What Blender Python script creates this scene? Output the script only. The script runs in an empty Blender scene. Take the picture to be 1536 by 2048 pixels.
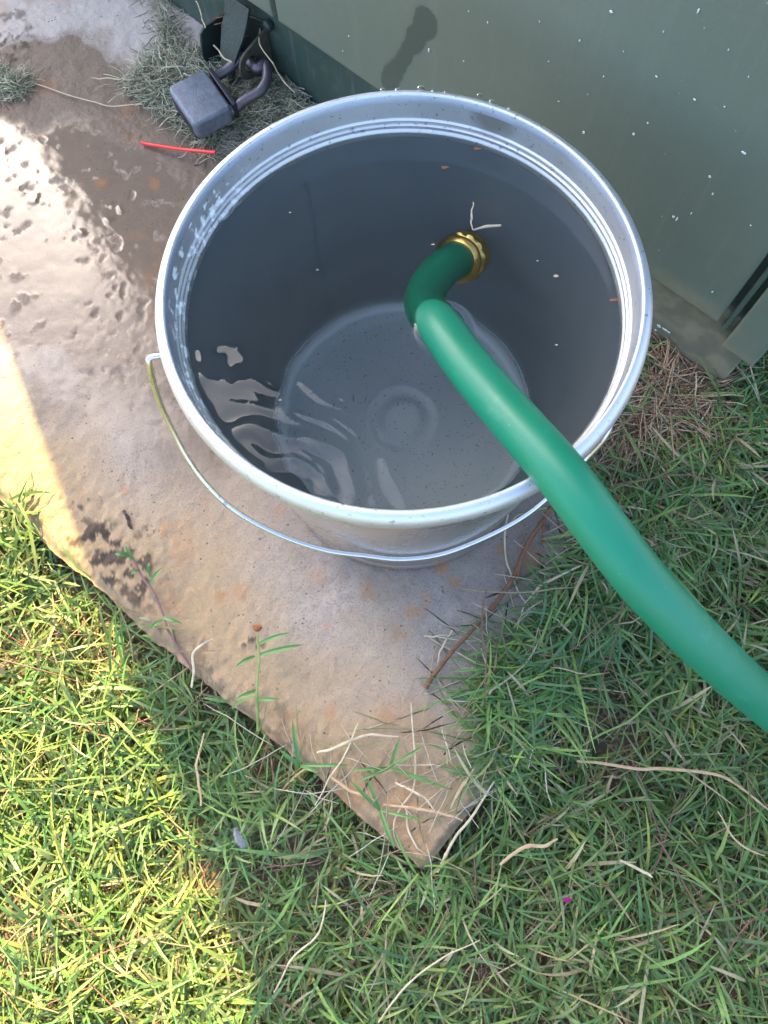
import bpy, math, random
import numpy as np
from mathutils import Vector, Matrix
random.seed(7)
rng = np.random.default_rng(11)
R = math.radians
SC = bpy.context.scene
COL = SC.collection

# ---------------------------------------------------------------- camera
cam_d = bpy.data.cameras.new("camera")
cam = bpy.data.objects.new("camera", cam_d)
COL.objects.link(cam)
CX = np.array([0.99959248, 0.0, -0.0285461])          # camera right, in world
CY = np.array([-0.00839435, -0.95578611, -0.29394295])  # image down
CZ = np.array([-0.02728397, 0.29406278, -0.9553966])    # view direction
CP = np.array([0.000525, -0.261749, 0.6551])
m = Matrix.Identity(4)
for i in range(3):
    m[i][0] = CX[i]; m[i][1] = -CY[i]; m[i][2] = -CZ[i]; m[i][3] = CP[i]
cam.matrix_world = m
cam_d.sensor_fit = 'VERTICAL'; cam_d.sensor_height = 24; cam_d.lens = 1480 / 2048 * 24
cam_d.clip_start = 0.01; cam_d.clip_end = 500
SC.camera = cam
SC.view_settings.view_transform = 'Standard'; SC.view_settings.look = 'None'
SC.view_settings.gamma = 1; SC.view_settings.exposure = 2.47

# ---------------------------------------------------------------- light
SUN_EL, SUN_AZ = R(41), R(115.5)     # azimuth counter-clockwise from +X
w = bpy.data.worlds.new("World"); SC.world = w; w.use_nodes = True
sky = w.node_tree.nodes.new('ShaderNodeTexSky'); sky.sky_type = 'NISHITA'
sky.sun_disc = False; sky.sun_elevation = SUN_EL; sky.sun_rotation = math.pi / 2 - SUN_AZ
sky.air_density = 0.8; sky.dust_density = 3.5; sky.ozone_density = 1.0
w.node_tree.links.new(sky.outputs[0], w.node_tree.nodes['Background'].inputs[0])
w.node_tree.nodes['Background'].inputs[1].default_value = 0.15
sd = bpy.data.lights.new("sun", 'SUN'); sd.energy = 4.5; sd.angle = R(0.4); sd.color = (1.0, 0.74, 0.31)
so = bpy.data.objects.new("sun", sd); COL.objects.link(so)
sdir = Vector((math.cos(SUN_EL) * math.cos(SUN_AZ), math.cos(SUN_EL) * math.sin(SUN_AZ), math.sin(SUN_EL)))
so.rotation_euler = sdir.to_track_quat('Z', 'Y').to_euler(); so.location = sdir * 5
try:
    SC.cycles.max_bounces = 14; SC.cycles.transmission_bounces = 10; SC.cycles.diffuse_bounces = 5
    SC.cycles.use_denoising = True; SC.cycles.denoiser = 'OPENIMAGEDENOISE'
    SC.cycles.blur_glossy = 0.5
except Exception: pass

# ---------------------------------------------------------------- helpers
F = 1480.0
def ray(u, v):
    return CX * (u - 768) / F + CY * (v - 1024) / F + CZ
def at(u, v, z=0.0):
    """world point seen in the photograph at (u, v) if it stands at height z"""
    r = ray(u, v); return CP + r * ((z - CP[2]) / r[2])
BN = np.array([-.669, -.743, 0.0]); BS = np.array([.743, -.669, 0.0]); B0 = np.array([.301, .06, 0.0])  # cabinet front: normal, along, right corner
def on_face(u, v, off=0.0):
    r = ray(u, v); t = ((B0 @ BN + off) - CP @ BN) / (r @ BN); return CP + r * t

def _lat(ix, iy, seed):
    n = (ix.astype(np.int64) * 374761393 + iy.astype(np.int64) * 668265263 + seed * 2147483647) & 0xffffffff
    n = ((n ^ (n >> 13)) * 1274126177) & 0xffffffff
    n = (n ^ (n >> 16)) & 0xffffffff
    return n.astype(np.float64) / 4294967295.0
def vnoise(x, y, seed=0):
    ix = np.floor(x); iy = np.floor(y); fx = x - ix; fy = y - iy
    fx = fx * fx * (3 - 2 * fx); fy = fy * fy * (3 - 2 * fy)
    a = _lat(ix, iy, seed); b = _lat(ix + 1, iy, seed); c = _lat(ix, iy + 1, seed); d = _lat(ix + 1, iy + 1, seed)
    return (a * (1 - fx) + b * fx) * (1 - fy) + (c * (1 - fx) + d * fx) * fy
def fbm(x, y, s, octv=4, seed=0):
    t = 0; a = 1; n = 0
    for o in range(octv):
        t = t + a * vnoise(x * s + 17.3 * o, y * s - 9.1 * o, seed + o); n += a; a *= .5; s *= 2.03
    return t / n                                     # 0..1 around .5
def sstep(a, b, x):
    t = np.clip((x - a) / (b - a), 0, 1); return t * t * (3 - 2 * t)
def poly_sd(x, y, P):
    """signed distance to polygon, positive inside"""
    P = np.asarray(P, float)[:, :2]; n = len(P); d = np.full(x.shape, 1e9); ins = np.zeros(x.shape, bool)
    for i in range(n):
        ax, ay = P[i]; bx, by = P[(i + 1) % n]
        ex, ey = bx - ax, by - ay; wx, wy = x - ax, y - ay
        t = np.clip((wx * ex + wy * ey) / (ex * ex + ey * ey + 1e-12), 0, 1)
        d = np.minimum(d, np.hypot(wx - ex * t, wy - ey * t))
        c = ((ay > y) != (by > y)); xi = (bx - ax) * (y - ay) / ((by - ay) if by != ay else 1e-12) + ax
        ins ^= c & (x < xi)
    return np.where(ins, d, -d)
def wpoly(pts, z=0.0): return [at(u, v, z)[:2] for u, v in pts]

def mesh_np(name, V, Fq, mat=None, smooth=True, attrs=None, parent=None, cols=None):
    V = np.asarray(V, np.float32).reshape(-1, 3); Fq = np.asarray(Fq, np.int32)
    k = Fq.shape[1]
    me = bpy.data.meshes.new(name); me.vertices.add(len(V)); me.vertices.foreach_set('co', V.ravel())
    me.loops.add(Fq.size); me.loops.foreach_set('vertex_index', Fq.ravel())
    me.polygons.add(len(Fq)); me.polygons.foreach_set('loop_start', np.arange(0, Fq.size, k, dtype=np.int32))
    if smooth: me.polygons.foreach_set('use_smooth', np.ones(len(Fq), bool))
    me.update(); me.validate()
    for an, av in (attrs or {}).items():
        a = me.attributes.new(an, 'FLOAT', 'POINT'); a.data.foreach_set('value', np.asarray(av, np.float32).ravel())
    if cols is not None:
        a = me.attributes.new('tint', 'FLOAT_COLOR', 'POINT')
        c4 = np.ones((len(V), 4), np.float32); c4[:, :3] = cols; a.data.foreach_set('color', c4.ravel())
    o = bpy.data.objects.new(name, me); COL.objects.link(o)
    if mat: me.materials.append(mat)
    if parent: o.parent = parent
    return o
class MB:
    def __init__(s): s.v = []; s.f = []
    def add(s, V, Fc):
        n = len(s.v); s.v += [tuple(p) for p in V]; s.f += [tuple(i + n for i in f) for f in Fc]; return s
    def build(s, name, mat, parent=None, smooth=True, bevel=0, angle=40, sub=0):
        me = bpy.data.meshes.new(name); me.from_pydata(s.v, [], s.f); me.update()
        if smooth: me.polygons.foreach_set('use_smooth', [True] * len(me.polygons))
        o = bpy.data.objects.new(name, me); COL.objects.link(o); me.materials.append(mat)
        if bevel:
            b = o.modifiers.new('b', 'BEVEL'); b.width = bevel; b.segments = 3; b.limit_method = 'ANGLE'; b.angle_limit = R(35)
        if sub:
            b = o.modifiers.new('s', 'SUBSURF'); b.levels = sub; b.render_levels = sub
        if smooth and not sub:
            try: me.set_sharp_from_angle(angle=R(angle))
            except Exception: pass
        if parent: o.parent = parent
        return o
    def box(s, o, a, b, c):
        """box from origin corner o with edge vectors a, b, c"""
        o, a, b, c = map(np.array, (o, a, b, c))
        V = [o, o + a, o + a + b, o + b, o + c, o + a + c, o + a + b + c, o + b + c]
        return s.add(V, [(0, 3, 2, 1), (4, 5, 6, 7), (0, 1, 5, 4), (1, 2, 6, 5), (2, 3, 7, 6), (3, 0, 4, 7)])
def tag(o, label=None, cat=None, group=None, kind=None):
    if label: o['label'] = label
    if cat: o['category'] = cat
    if group: o['group'] = group
    if kind: o['kind'] = kind
    return o
def empty(name, loc):
    o = bpy.data.objects.new(name, None); COL.objects.link(o); o.location = loc; o.empty_display_size = .02; return o
def child(o, p):
    o.parent = p; o.matrix_parent_inverse = Matrix.Translation(-p.location); return o

def spline(P, n):
    """Catmull-Rom through control points, n samples per span"""
    P = np.asarray(P, float); Q = np.vstack([2 * P[0] - P[1], P, 2 * P[-1] - P[-2]]); out = []
    for i in range(1, len(Q) - 2):
        for t in np.linspace(0, 1, n, endpoint=False):
            a, b, c, d = Q[i - 1:i + 3]
            out.append(.5 * (2 * b + (c - a) * t + (2 * a - 5 * b + 4 * c - d) * t * t + (3 * b - a - 3 * c + d) * t ** 3))
    out.append(P[-1]); return np.array(out)
def tube(path, rad, sides=10, cap=True, flat=1.0, up=None):
    path = np.asarray(path, float); n = len(path); rad = np.broadcast_to(rad, (n,))
    T = np.gradient(path, axis=0); T /= np.linalg.norm(T, axis=1)[:, None] + 1e-12
    u = np.array([0, 0, 1.0]) if up is None else np.array(up, float)
    if abs(T[0] @ u) > .95: u = np.array([1.0, 0, 0])
    V = []; a = np.cross(T[0], u); a /= np.linalg.norm(a)
    for i in range(n):
        a = a - T[i] * (a @ T[i]); a /= np.linalg.norm(a) + 1e-12; b = np.cross(a, T[i])
        for k in range(sides):
            th = 2 * math.pi * k / sides
            V.append(path[i] + rad[i] * (a * math.cos(th) + flat * b * math.sin(th)))
    Fc = []
    for i in range(n - 1):
        for k in range(sides):
            k2 = (k + 1) % sides; Fc.append((i * sides + k, i * sides + k2, (i + 1) * sides + k2, (i + 1) * sides + k))
    if cap: Fc += [tuple(range(sides)), tuple((n - 1) * sides + k for k in reversed(range(sides)))]
    return V, Fc
def lathe(prof, seg, wob=None):
    V = []; n = len(prof)
    for k in range(seg):
        th = 2 * math.pi * k / seg
        for (r, z) in prof:
            V.append((r * math.cos(th), r * math.sin(th), z))
    Fc = [(k * n + i, ((k + 1) % seg) * n + i, ((k + 1) % seg) * n + i + 1, k * n + i + 1) for k in range(seg) for i in range(n - 1)]
    return V, Fc

# ---------------------------------------------------------------- materials
def new_mat(name):
    mt = bpy.data.materials.new(name); mt.use_nodes = True; nt = mt.node_tree
    return mt, nt, nt.nodes['Principled BSDF']
def N(nt, t, **kw):
    n = nt.nodes.new(t)
    for k, v in kw.items():
        if k in ('operation', 'blend_type', 'data_type', 'attribute_name', 'feature', 'noise_dimensions', 'distance', 'clamp'): setattr(n, k, v)
        else: n.inputs[k].default_value = v
    return n
def L(nt, a, b): nt.links.new(a, b)
def math_(nt, op, a, b=None, clamp=False):
    n = nt.nodes.new('ShaderNodeMath'); n.operation = op; n.use_clamp = clamp
    for i, x in enumerate((a, b)):
        if x is None: continue
        if isinstance(x, (int, float)): n.inputs[i].default_value = x
        else: nt.links.new(x, n.inputs[i])
    return n.outputs[0]
def mix(nt, fac, a, b, mode='MIX'):
    n = nt.nodes.new('ShaderNodeMix'); n.data_type = 'RGBA'; n.blend_type = mode
    for i, x in ((0, fac), (6, a), (7, b)):
        if isinstance(x, (int, float)): n.inputs[i].default_value = x
        elif isinstance(x, tuple): n.inputs[i].default_value = (*x, 1) if len(x) == 3 else x
        else: nt.links.new(x, n.inputs[i])
    return n.outputs[2]
def ramp(nt, fac, a, b, lo=0.0, hi=1.0):
    n = nt.nodes.new('ShaderNodeMapRange'); n.interpolation_type = 'SMOOTHSTEP'
    n.inputs[1].default_value = a; n.inputs[2].default_value = b; n.inputs[3].default_value = lo; n.inputs[4].default_value = hi
    nt.links.new(fac, n.inputs[0]); return n.outputs[0]
def coords(nt): return nt.nodes.new('ShaderNodeTexCoord').outputs['Object']
def noise(nt, co, s, d=4, rough=.55, dist=0):
    n = nt.nodes.new('ShaderNodeTexNoise'); n.inputs['Scale'].default_value = s; n.inputs['Detail'].default_value = d
    n.inputs['Roughness'].default_value = rough; n.inputs['Distortion'].default_value = dist; nt.links.new(co, n.inputs['Vector']); return n.outputs['Fac']
def voro(nt, co, s, rnd=1.0):
    n = nt.nodes.new('ShaderNodeTexVoronoi'); n.inputs['Scale'].default_value = s; n.inputs['Randomness'].default_value = rnd
    nt.links.new(co, n.inputs['Vector']); return n.outputs['Distance'], n.outputs['Color']
def attr(nt, name, out='Fac'):
    n = nt.nodes.new('ShaderNodeAttribute'); n.attribute_name = name; return n.outputs[out]
def bump(nt, h, strength, dist, b):
    n = nt.nodes.new('ShaderNodeBump'); n.inputs['Distance'].default_value = dist
    if isinstance(strength, (int, float)): n.inputs['Strength'].default_value = strength
    else: nt.links.new(strength, n.inputs['Strength'])
    nt.links.new(h, n.inputs['Height']); nt.links.new(n.outputs[0], b.inputs['Normal']); return n

def mat_simple(name, col, rough=.5, metal=0, spec=.5, var=.15, sc=40, bmp=0.0, bs=200):
    mt, nt, b = new_mat(name); co = coords(nt)
    f = noise(nt, co, sc); c = mix(nt, f, tuple(x * (1 - var) for x in col), tuple(min(1, x * (1 + var)) for x in col))
    L(nt, c, b.inputs['Base Color']); b.inputs['Roughness'].default_value = rough; b.inputs['Metallic'].default_value = metal
    b.inputs['Specular IOR Level'].default_value = spec
    if bmp: bump(nt, noise(nt, co, bs, 3), bmp, .001, b)
    return mt

# concrete -----------------------------------------------------------
M_conc, nt, b = new_mat('concrete'); co = coords(nt)
wet = attr(nt, 'wet'); rust = attr(nt, 'rust'); dirt = attr(nt, 'dirt'); pud = attr(nt, 'puddle')
n1 = noise(nt, co, 9, 5, .6); n2 = noise(nt, co, 55, 5, .65); n3 = noise(nt, co, 420, 4, .7)
n4 = noise(nt, co, 620, 2, .6); n5 = noise(nt, co, 230, 4, .75)
base = mix(nt, ramp(nt, n1, .35, .65), (.29, .24, .195), (.34, .295, .26))
base = mix(nt, ramp(nt, n2, .3, .75), base, (.38, .33, .27))
base = mix(nt, ramp(nt, n3, .52, .72, 0, .45), base, (.20, .16, .135))
base = mix(nt, ramp(nt, n3, .38, .24, 0, .6), base, (.56, .50, .43)); base = mix(nt, ramp(nt, n4, .54, .66, 0, .55), base, (.12, .09, .075)); base = mix(nt, ramp(nt, n5, .56, .68, 0, .5), base, (.17, .135, .11)); base = mix(nt, ramp(nt, n5, .42, .30, 0, .5), base, (.50, .45, .40))
wc = mix(nt, n2, (.135, .098, .068), (.205, .155, .115))
wc = mix(nt, ramp(nt, n3, .5, .75, 0, .35), wc, (.32, .26, .21))
base = mix(nt, math_(nt, 'MULTIPLY', attr(nt, 'sand_sun_tint'), .8), base, mix(nt, n3, (.26, .17, .08), (.42, .295, .155)))  # sandy tan pushed towards orange, warm sunlight put into the colour
base = mix(nt, math_(nt, 'MULTIPLY', attr(nt, 'dry'), .8), base, mix(nt, n2, (.44, .39, .345), (.54, .49, .44)))
base = mix(nt, wet, base, wc)
rc = mix(nt, n3, (.32, .13, .04), (.40, .20, .08))
base = mix(nt, rust, base, rc)
vd, vc = voro(nt, co, 150); vd = math_(nt, 'ADD', vd, math_(nt, 'MULTIPLY', math_(nt, 'SUBTRACT', noise(nt, co, 500, 2), .5), .35)); sp = ramp(nt, vd, .17, .08); spm = math_(nt, 'MULTIPLY', sp, ramp(nt, noise(nt, co, 40, 3), .48, .58))
base = mix(nt, math_(nt, 'MULTIPLY', spm, .75), base, (.07, .045, .03))
base = mix(nt, dirt, base, mix(nt, n3, (.022, .017, .014), (.12, .09, .065)))
L(nt, base, b.inputs['Base Color'])
ro = math_(nt, 'SUBTRACT', .85, math_(nt, 'MULTIPLY', wet, .30)); ro = math_(nt, 'SUBTRACT', ro, math_(nt, 'MULTIPLY', pud, .50), True)
ro = math_(nt, 'ADD', ro, math_(nt, 'MULTIPLY', math_(nt, 'MULTIPLY', n2, .12), math_(nt, 'SUBTRACT', 1, pud)))
L(nt, ro, b.inputs['Roughness'])
h = math_(nt, 'ADD', math_(nt, 'MULTIPLY', n3, .7), math_(nt, 'ADD', math_(nt, 'MULTIPLY', n5, 1.0), math_(nt, 'MULTIPLY', n2, .5)))
h = math_(nt, 'SUBTRACT', h, math_(nt, 'MULTIPLY', spm, .6))
st = math_(nt, 'MULTIPLY', math_(nt, 'SUBTRACT', 1.0, math_(nt, 'MULTIPLY', pud, .95)), .50)
bump(nt, h, st, .0022, b)
b.inputs['Specular IOR Level'].default_value = .30

# soil -----------------------------------------------------------------
M_soil, nt, b = new_mat('soil'); co = coords(nt)
n1 = noise(nt, co, 30, 5); n2 = noise(nt, co, 200, 4)
c = mix(nt, n1, (.06, .045, .028), (.15, .115, .07)); c = mix(nt, ramp(nt, n2, .5, .7), c, (.26, .2, .12))
L(nt, c, b.inputs['Base Color']); b.inputs['Roughness'].default_value = .95; bump(nt, n2, .8, .004, b)

# blades -----------------------------------------------------------------
def blade_mat(name, rough, trans, spec=.4):
    mt, nt, b = new_mat(name); co = coords(nt)
    t = attr(nt, 'tint', 'Color'); c = mix(nt, ramp(nt, noise(nt, co, 300, 2), .3, .7, 0, .35), t, (.5, .5, .4), 'MULTIPLY')
    L(nt, c, b.inputs['Base Color']); b.inputs['Roughness'].default_value = rough; b.inputs['Specular IOR Level'].default_value = spec
    tr = nt.nodes.new('ShaderNodeBsdfTranslucent'); L(nt, c, tr.inputs['Color'])
    mx = nt.nodes.new('ShaderNodeMixShader'); mx.inputs[0].default_value = trans
    L(nt, b.outputs[0], mx.inputs[1]); L(nt, tr.outputs[0], mx.inputs[2]); L(nt, mx.outputs[0], nt.nodes['Material Output'].inputs['Surface'])
    return mt
M_blade = blade_mat('grass_blades', .42, .34)
M_straw = blade_mat('dry_straw', .65, .15, .3)

# green cabinet paint ---------------------------------------------------
def paint_mat(name, col, use_attr=False):
    mt, nt, b = new_mat(name); co = coords(nt)
    n1 = noise(nt, co, 6, 4); n2 = noise(nt, co, 60, 5, .65); n3 = noise(nt, co, 900, 2)
    d = tuple(x * .82 for x in col); l = tuple(x * 1.15 for x in col)
    c = mix(nt, n1, d, l)
    c = mix(nt, ramp(nt, n2, .5, .75, 0, .35), c, (.14, .15, .115))
    vd, vc = voro(nt, co, 150); sx = nt.nodes.new('ShaderNodeSeparateColor'); L(nt, vc, sx.inputs[0])
    sel = ramp(nt, sx.outputs[0], .74, .76); sz = math_(nt, 'MULTIPLY', sx.outputs[1], .10)
    dot = ramp(nt, math_(nt, 'SUBTRACT', math_(nt, 'ADD', sz, .03), vd), 0, .05)
    sp = math_(nt, 'MULTIPLY', math_(nt, 'MULTIPLY', dot, sel), math_(nt, 'MULTIPLY', sx.outputs[2], .8))
    mp = nt.nodes.new('ShaderNodeMapping'); mp.inputs['Scale'].default_value = (1, 1, .06); L(nt, co, mp.inputs['Vector']); c = mix(nt, ramp(nt, noise(nt, mp.outputs[0], 70, 4, .7), .52, .72, 0, .28), c, (.20, .225, .175))
    c = mix(nt, sp, c, (.42, .46, .40))
    c = mix(nt, ramp(nt, n3, .62, .75, 0, .25), c, (.3, .34, .28))
    rr = math_(nt, 'ADD', .33, math_(nt, 'MULTIPLY', n2, .2))
    if use_attr:
        mud = attr(nt, 'mud'); wt = attr(nt, 'damp'); pt = attr(nt, 'fleck')
        mc = mix(nt, noise(nt, co, 45, 5, .65), (.15, .14, .085), (.32, .29, .20))
        c = mix(nt, mud, c, mc); c = mix(nt, math_(nt, 'MULTIPLY', wt, .55), c, (.025, .045, .033))
        c = mix(nt, pt, c, (.75, .76, .7))
        rr = math_(nt, 'ADD', rr, math_(nt, 'MULTIPLY', mud, .3)); rr = math_(nt, 'SUBTRACT', rr, math_(nt, 'MULTIPLY', wt, .25), True)
    L(nt, c, b.inputs['Base Color']); L(nt, rr, b.inputs['Roughness']); bump(nt, math_(nt, 'ADD', n3, math_(nt, 'MULTIPLY', n2, 2)), .15, .0006, b)
    return mt
M_door = paint_mat('door_paint', (.145, .180, .135), True)
M_paint = paint_mat('cabinet_paint', (.09, .13, .10))
M_base = paint_mat('base_paint', (.042, .075, .062), True)
M_hasp = mat_simple('hasp_paint', (.022, .04, .036), .5, .2, .5, .4, 120, .5, 400)

# bucket metal -----------------------------------------------------------
def metal_mat(name, col, rough, brushed=True, worn=0.0):
    mt, nt, b = new_mat(name); co = coords(nt)
    n1 = noise(nt, co, 22, 5, .6); n2 = noise(nt, co, 260, 3)
    c = mix(nt, n1, tuple(x * .86 for x in col), tuple(min(1, x * 1.08) for x in col))
    c = mix(nt, ramp(nt, n2, .63, .70, 0, .5), c, (.12, .11, .10))
    b.inputs['Metallic'].default_value = 1.0
    rr = math_(nt, 'ADD', rough - .07, math_(nt, 'MULTIPLY', n1, .16))
    if brushed:
        mp = nt.nodes.new('ShaderNodeMapping'); mp.inputs['Scale'].default_value = (6, 6, 420); L(nt, co, mp.inputs['Vector'])
        br = noise(nt, mp.outputs[0], 3, 3); bump(nt, br, .10, .0006, b)
    if worn:
        # pale chalky limescale flecks clustered on the left inside wall
        sx = nt.nodes.new('ShaderNodeSeparateXYZ'); L(nt, co, sx.inputs[0])
        side = ramp(nt, sx.outputs[0], -.09, -.12); hi = ramp(nt, sx.outputs[2], .20, .235); rim = ramp(nt, sx.outputs[2], .2705, .268)
        fl = ramp(nt, noise(nt, co, 150, 3, .6), .555, .585); mk = math_(nt, 'MULTIPLY', math_(nt, 'MULTIPLY', side, hi), math_(nt, 'MULTIPLY', fl, rim))
        c = mix(nt, mk, c, (.95, .94, .9)); sv = nt.nodes.new('ShaderNodeVectorMath'); sv.operation = 'DISTANCE'; L(nt, co, sv.inputs[0]); sv.inputs[1].default_value = (.062, .128, .266)
        stn = math_(nt, 'MULTIPLY', ramp(nt, math_(nt, 'ADD', sv.outputs['Value'], math_(nt, 'MULTIPLY', n1, .02)), .030, .018), .55); c = mix(nt, stn, c, (.20, .16, .11)); L(nt, math_(nt, 'SUBTRACT', 1, mk), b.inputs['Metallic'])
    L(nt, c, b.inputs['Base Color']); L(nt, rr, b.inputs['Roughness'])
    return mt
M_rim = metal_mat('rim_metal', (.72, .76, .84), .52, False)
M_wall = metal_mat('bucket_metal', (.72, .70, .67), .27)
M_inner = metal_mat('bucket_inside_metal', (.76, .75, .735), .56, True, 1)
# tarnished zinc that stays under water: dull
M_sunk, nt, b = new_mat('tarnished_metal'); co = coords(nt)
n1 = noise(nt, co, 14, 5, .6, .6); n2 = noise(nt, co, 500, 2)
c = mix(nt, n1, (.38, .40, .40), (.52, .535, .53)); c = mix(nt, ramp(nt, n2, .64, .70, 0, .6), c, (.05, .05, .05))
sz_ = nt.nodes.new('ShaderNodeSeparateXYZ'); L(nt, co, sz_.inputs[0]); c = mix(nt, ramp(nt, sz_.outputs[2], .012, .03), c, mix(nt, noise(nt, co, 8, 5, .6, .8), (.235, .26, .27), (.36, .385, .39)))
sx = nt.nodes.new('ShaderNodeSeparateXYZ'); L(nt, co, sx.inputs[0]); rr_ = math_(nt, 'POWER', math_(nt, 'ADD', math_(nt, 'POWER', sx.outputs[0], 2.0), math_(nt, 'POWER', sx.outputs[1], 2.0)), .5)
ring_glint = math_(nt, 'MULTIPLY', math_(nt, 'MULTIPLY', ramp(nt, rr_, .0985, .1035), ramp(nt, rr_, .1085, .1050)), ramp(nt, sx.outputs[2], .035, .022)); c = mix(nt, math_(nt, 'MULTIPLY', ring_glint, .75), c, (.80, .83, .84))  # pale floor ring: bright highlight at the corner painted into the colour
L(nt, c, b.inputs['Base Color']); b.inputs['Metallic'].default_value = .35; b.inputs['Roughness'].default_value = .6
M_wire = metal_mat('wire_metal', (.72, .72, .73), .28, False)
M_brass = mat_simple('brass', (.72, .46, .13), .28, 1.0, .5, .3, 90, .3, 300)

# water --------------------------------------------------------------
M_water, nt, b = new_mat('water')
nt.nodes.remove(b); g = nt.nodes.new('ShaderNodeBsdfGlass'); g.inputs['IOR'].default_value = 1.333; g.inputs['Roughness'].default_value = 0.0
g.inputs['Color'].default_value = (.97, .99, .99, 1)
L(nt, g.outputs[0], nt.nodes['Material Output'].inputs['Surface'])
va = nt.nodes.new('ShaderNodeVolumeAbsorption'); va.inputs['Color'].default_value = (.75, .86, .84, 1); va.inputs['Density'].default_value = 1.0
L(nt, va.outputs[0], nt.nodes['Material Output'].inputs['Volume'])
M_drop, nt, b = new_mat('water_drop'); b.inputs['Transmission Weight'].default_value = 1; b.inputs['IOR'].default_value = 1.333; b.inputs['Roughness'].default_value = 0.02

# hose -------------------------------------------------------------
M_hose, nt, b = new_mat('green_hose'); co = coords(nt)
n1 = noise(nt, co, 25, 4); n2 = noise(nt, co, 350, 3)
c = mix(nt, n1, (.003, .17, .085), (.008, .23, .12)); vd, vc = voro(nt, co, 90); c = mix(nt, ramp(nt, vd, .06, .02, 0, .5), c, (.12, .42, .32)); c = mix(nt, ramp(nt, noise(nt, co, 18, 6, .75), .56, .72, 0, .30), c, (.10, .33, .22)); c = mix(nt, ramp(nt, noise(nt, co, 70, 5, .7), .62, .70, 0, .4), c, (.06, .12, .07))
L(nt, c, b.inputs['Base Color']); L(nt, ramp(nt, n1, .2, .8, .36, .50), b.inputs['Roughness']); bump(nt, n2, .12, .0008, b)

M_red = mat_simple('red_plastic', (.80, .02, .02), .35, 0, .5, .1)
M_lock = mat_simple('padlock_metal', (.155, .18, .22), .55, .35, .5, .5, 140, .5, 400)
M_cap = mat_simple('padlock_dark_metal', (.03, .032, .045), .4, .5, .5, .3, 60)
M_shackle = mat_simple('shackle_metal', (.125, .118, .135), .42, .7, .5, .3, 80, .4, 350)
M_twig = mat_simple('brown_bark', (.20, .095, .05), .75, 0, .3, .5, 160, .6, 400)
M_pale = mat_simple('pale_straw', (.50, .41, .27), .65, 0, .3, .45, 150, .5, 300)
M_tan = mat_simple('tan_straw', (.48, .32, .18), .65, 0, .3, .45, 150, .5, 300)
M_stalkg = mat_simple('green_stem', (.22, .30, .08), .5, 0, .4, .35, 120)
M_purple = mat_simple('purple_stem', (.20, .10, .10), .5, 0, .4, .4, 90)
M_leafg = mat_simple('green_leaf', (.09, .20, .05), .45, 0, .4, .3, 90)
M_petal = mat_simple('magenta_petal', (.22, .006, .10), .5, 0, .3, .2)
M_feather = mat_simple('grey_feather', (.16, .17, .18), .7, 0, .3, .9, 300)
M_seed = mat_simple('brown_seed', (.28, .10, .04), .7, 0, .3, .3)
M_black = mat_simple('dark_stick', (.05, .04, .035), .8, 0, .3, .4, 300)

# ================================================================= SETTING
GZ = -.045
# slab: corner at the image's bottom tip, edges turned 40 degrees
S_C = at(850, 1762)[:2]                       # front corner
dL = np.array([math.cos(R(140.6)), math.sin(R(140.6))]); dR = np.array([math.cos(R(50.5)), math.sin(R(50.5))])
def slab_st(x, y):
    """coordinates along the left edge (s) and the right edge (t)"""
    M = np.linalg.inv(np.array([dL, dR]).T); dx = x - S_C[0]; dy = y - S_C[1]
    return M[0, 0] * dx + M[0, 1] * dy, M[1, 0] * dx + M[1, 1] * dy
def ground_mesh():
    xs = np.concatenate([[-300, -60, -12, -3], np.linspace(-1.2, 1.2, 161), [3, 12, 60, 300]])
    X, Y = np.meshgrid(xs, xs, indexing='ij'); near = (np.abs(X) < 1.19) & (np.abs(Y) < 1.19)
    Z = GZ + near * (fbm(X, Y, 9, 4, 3) - .5) * .03
    n = len(xs); V = np.stack([X, Y, Z], -1); i, j = np.meshgrid(np.arange(n - 1), np.arange(n - 1), indexing='ij')
    a = (i * n + j).ravel(); return mesh_np('ground', V, np.stack([a, a + n, a + n + 1, a + 1], 1), M_soil)
tag(ground_mesh(), kind='structure')

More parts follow.
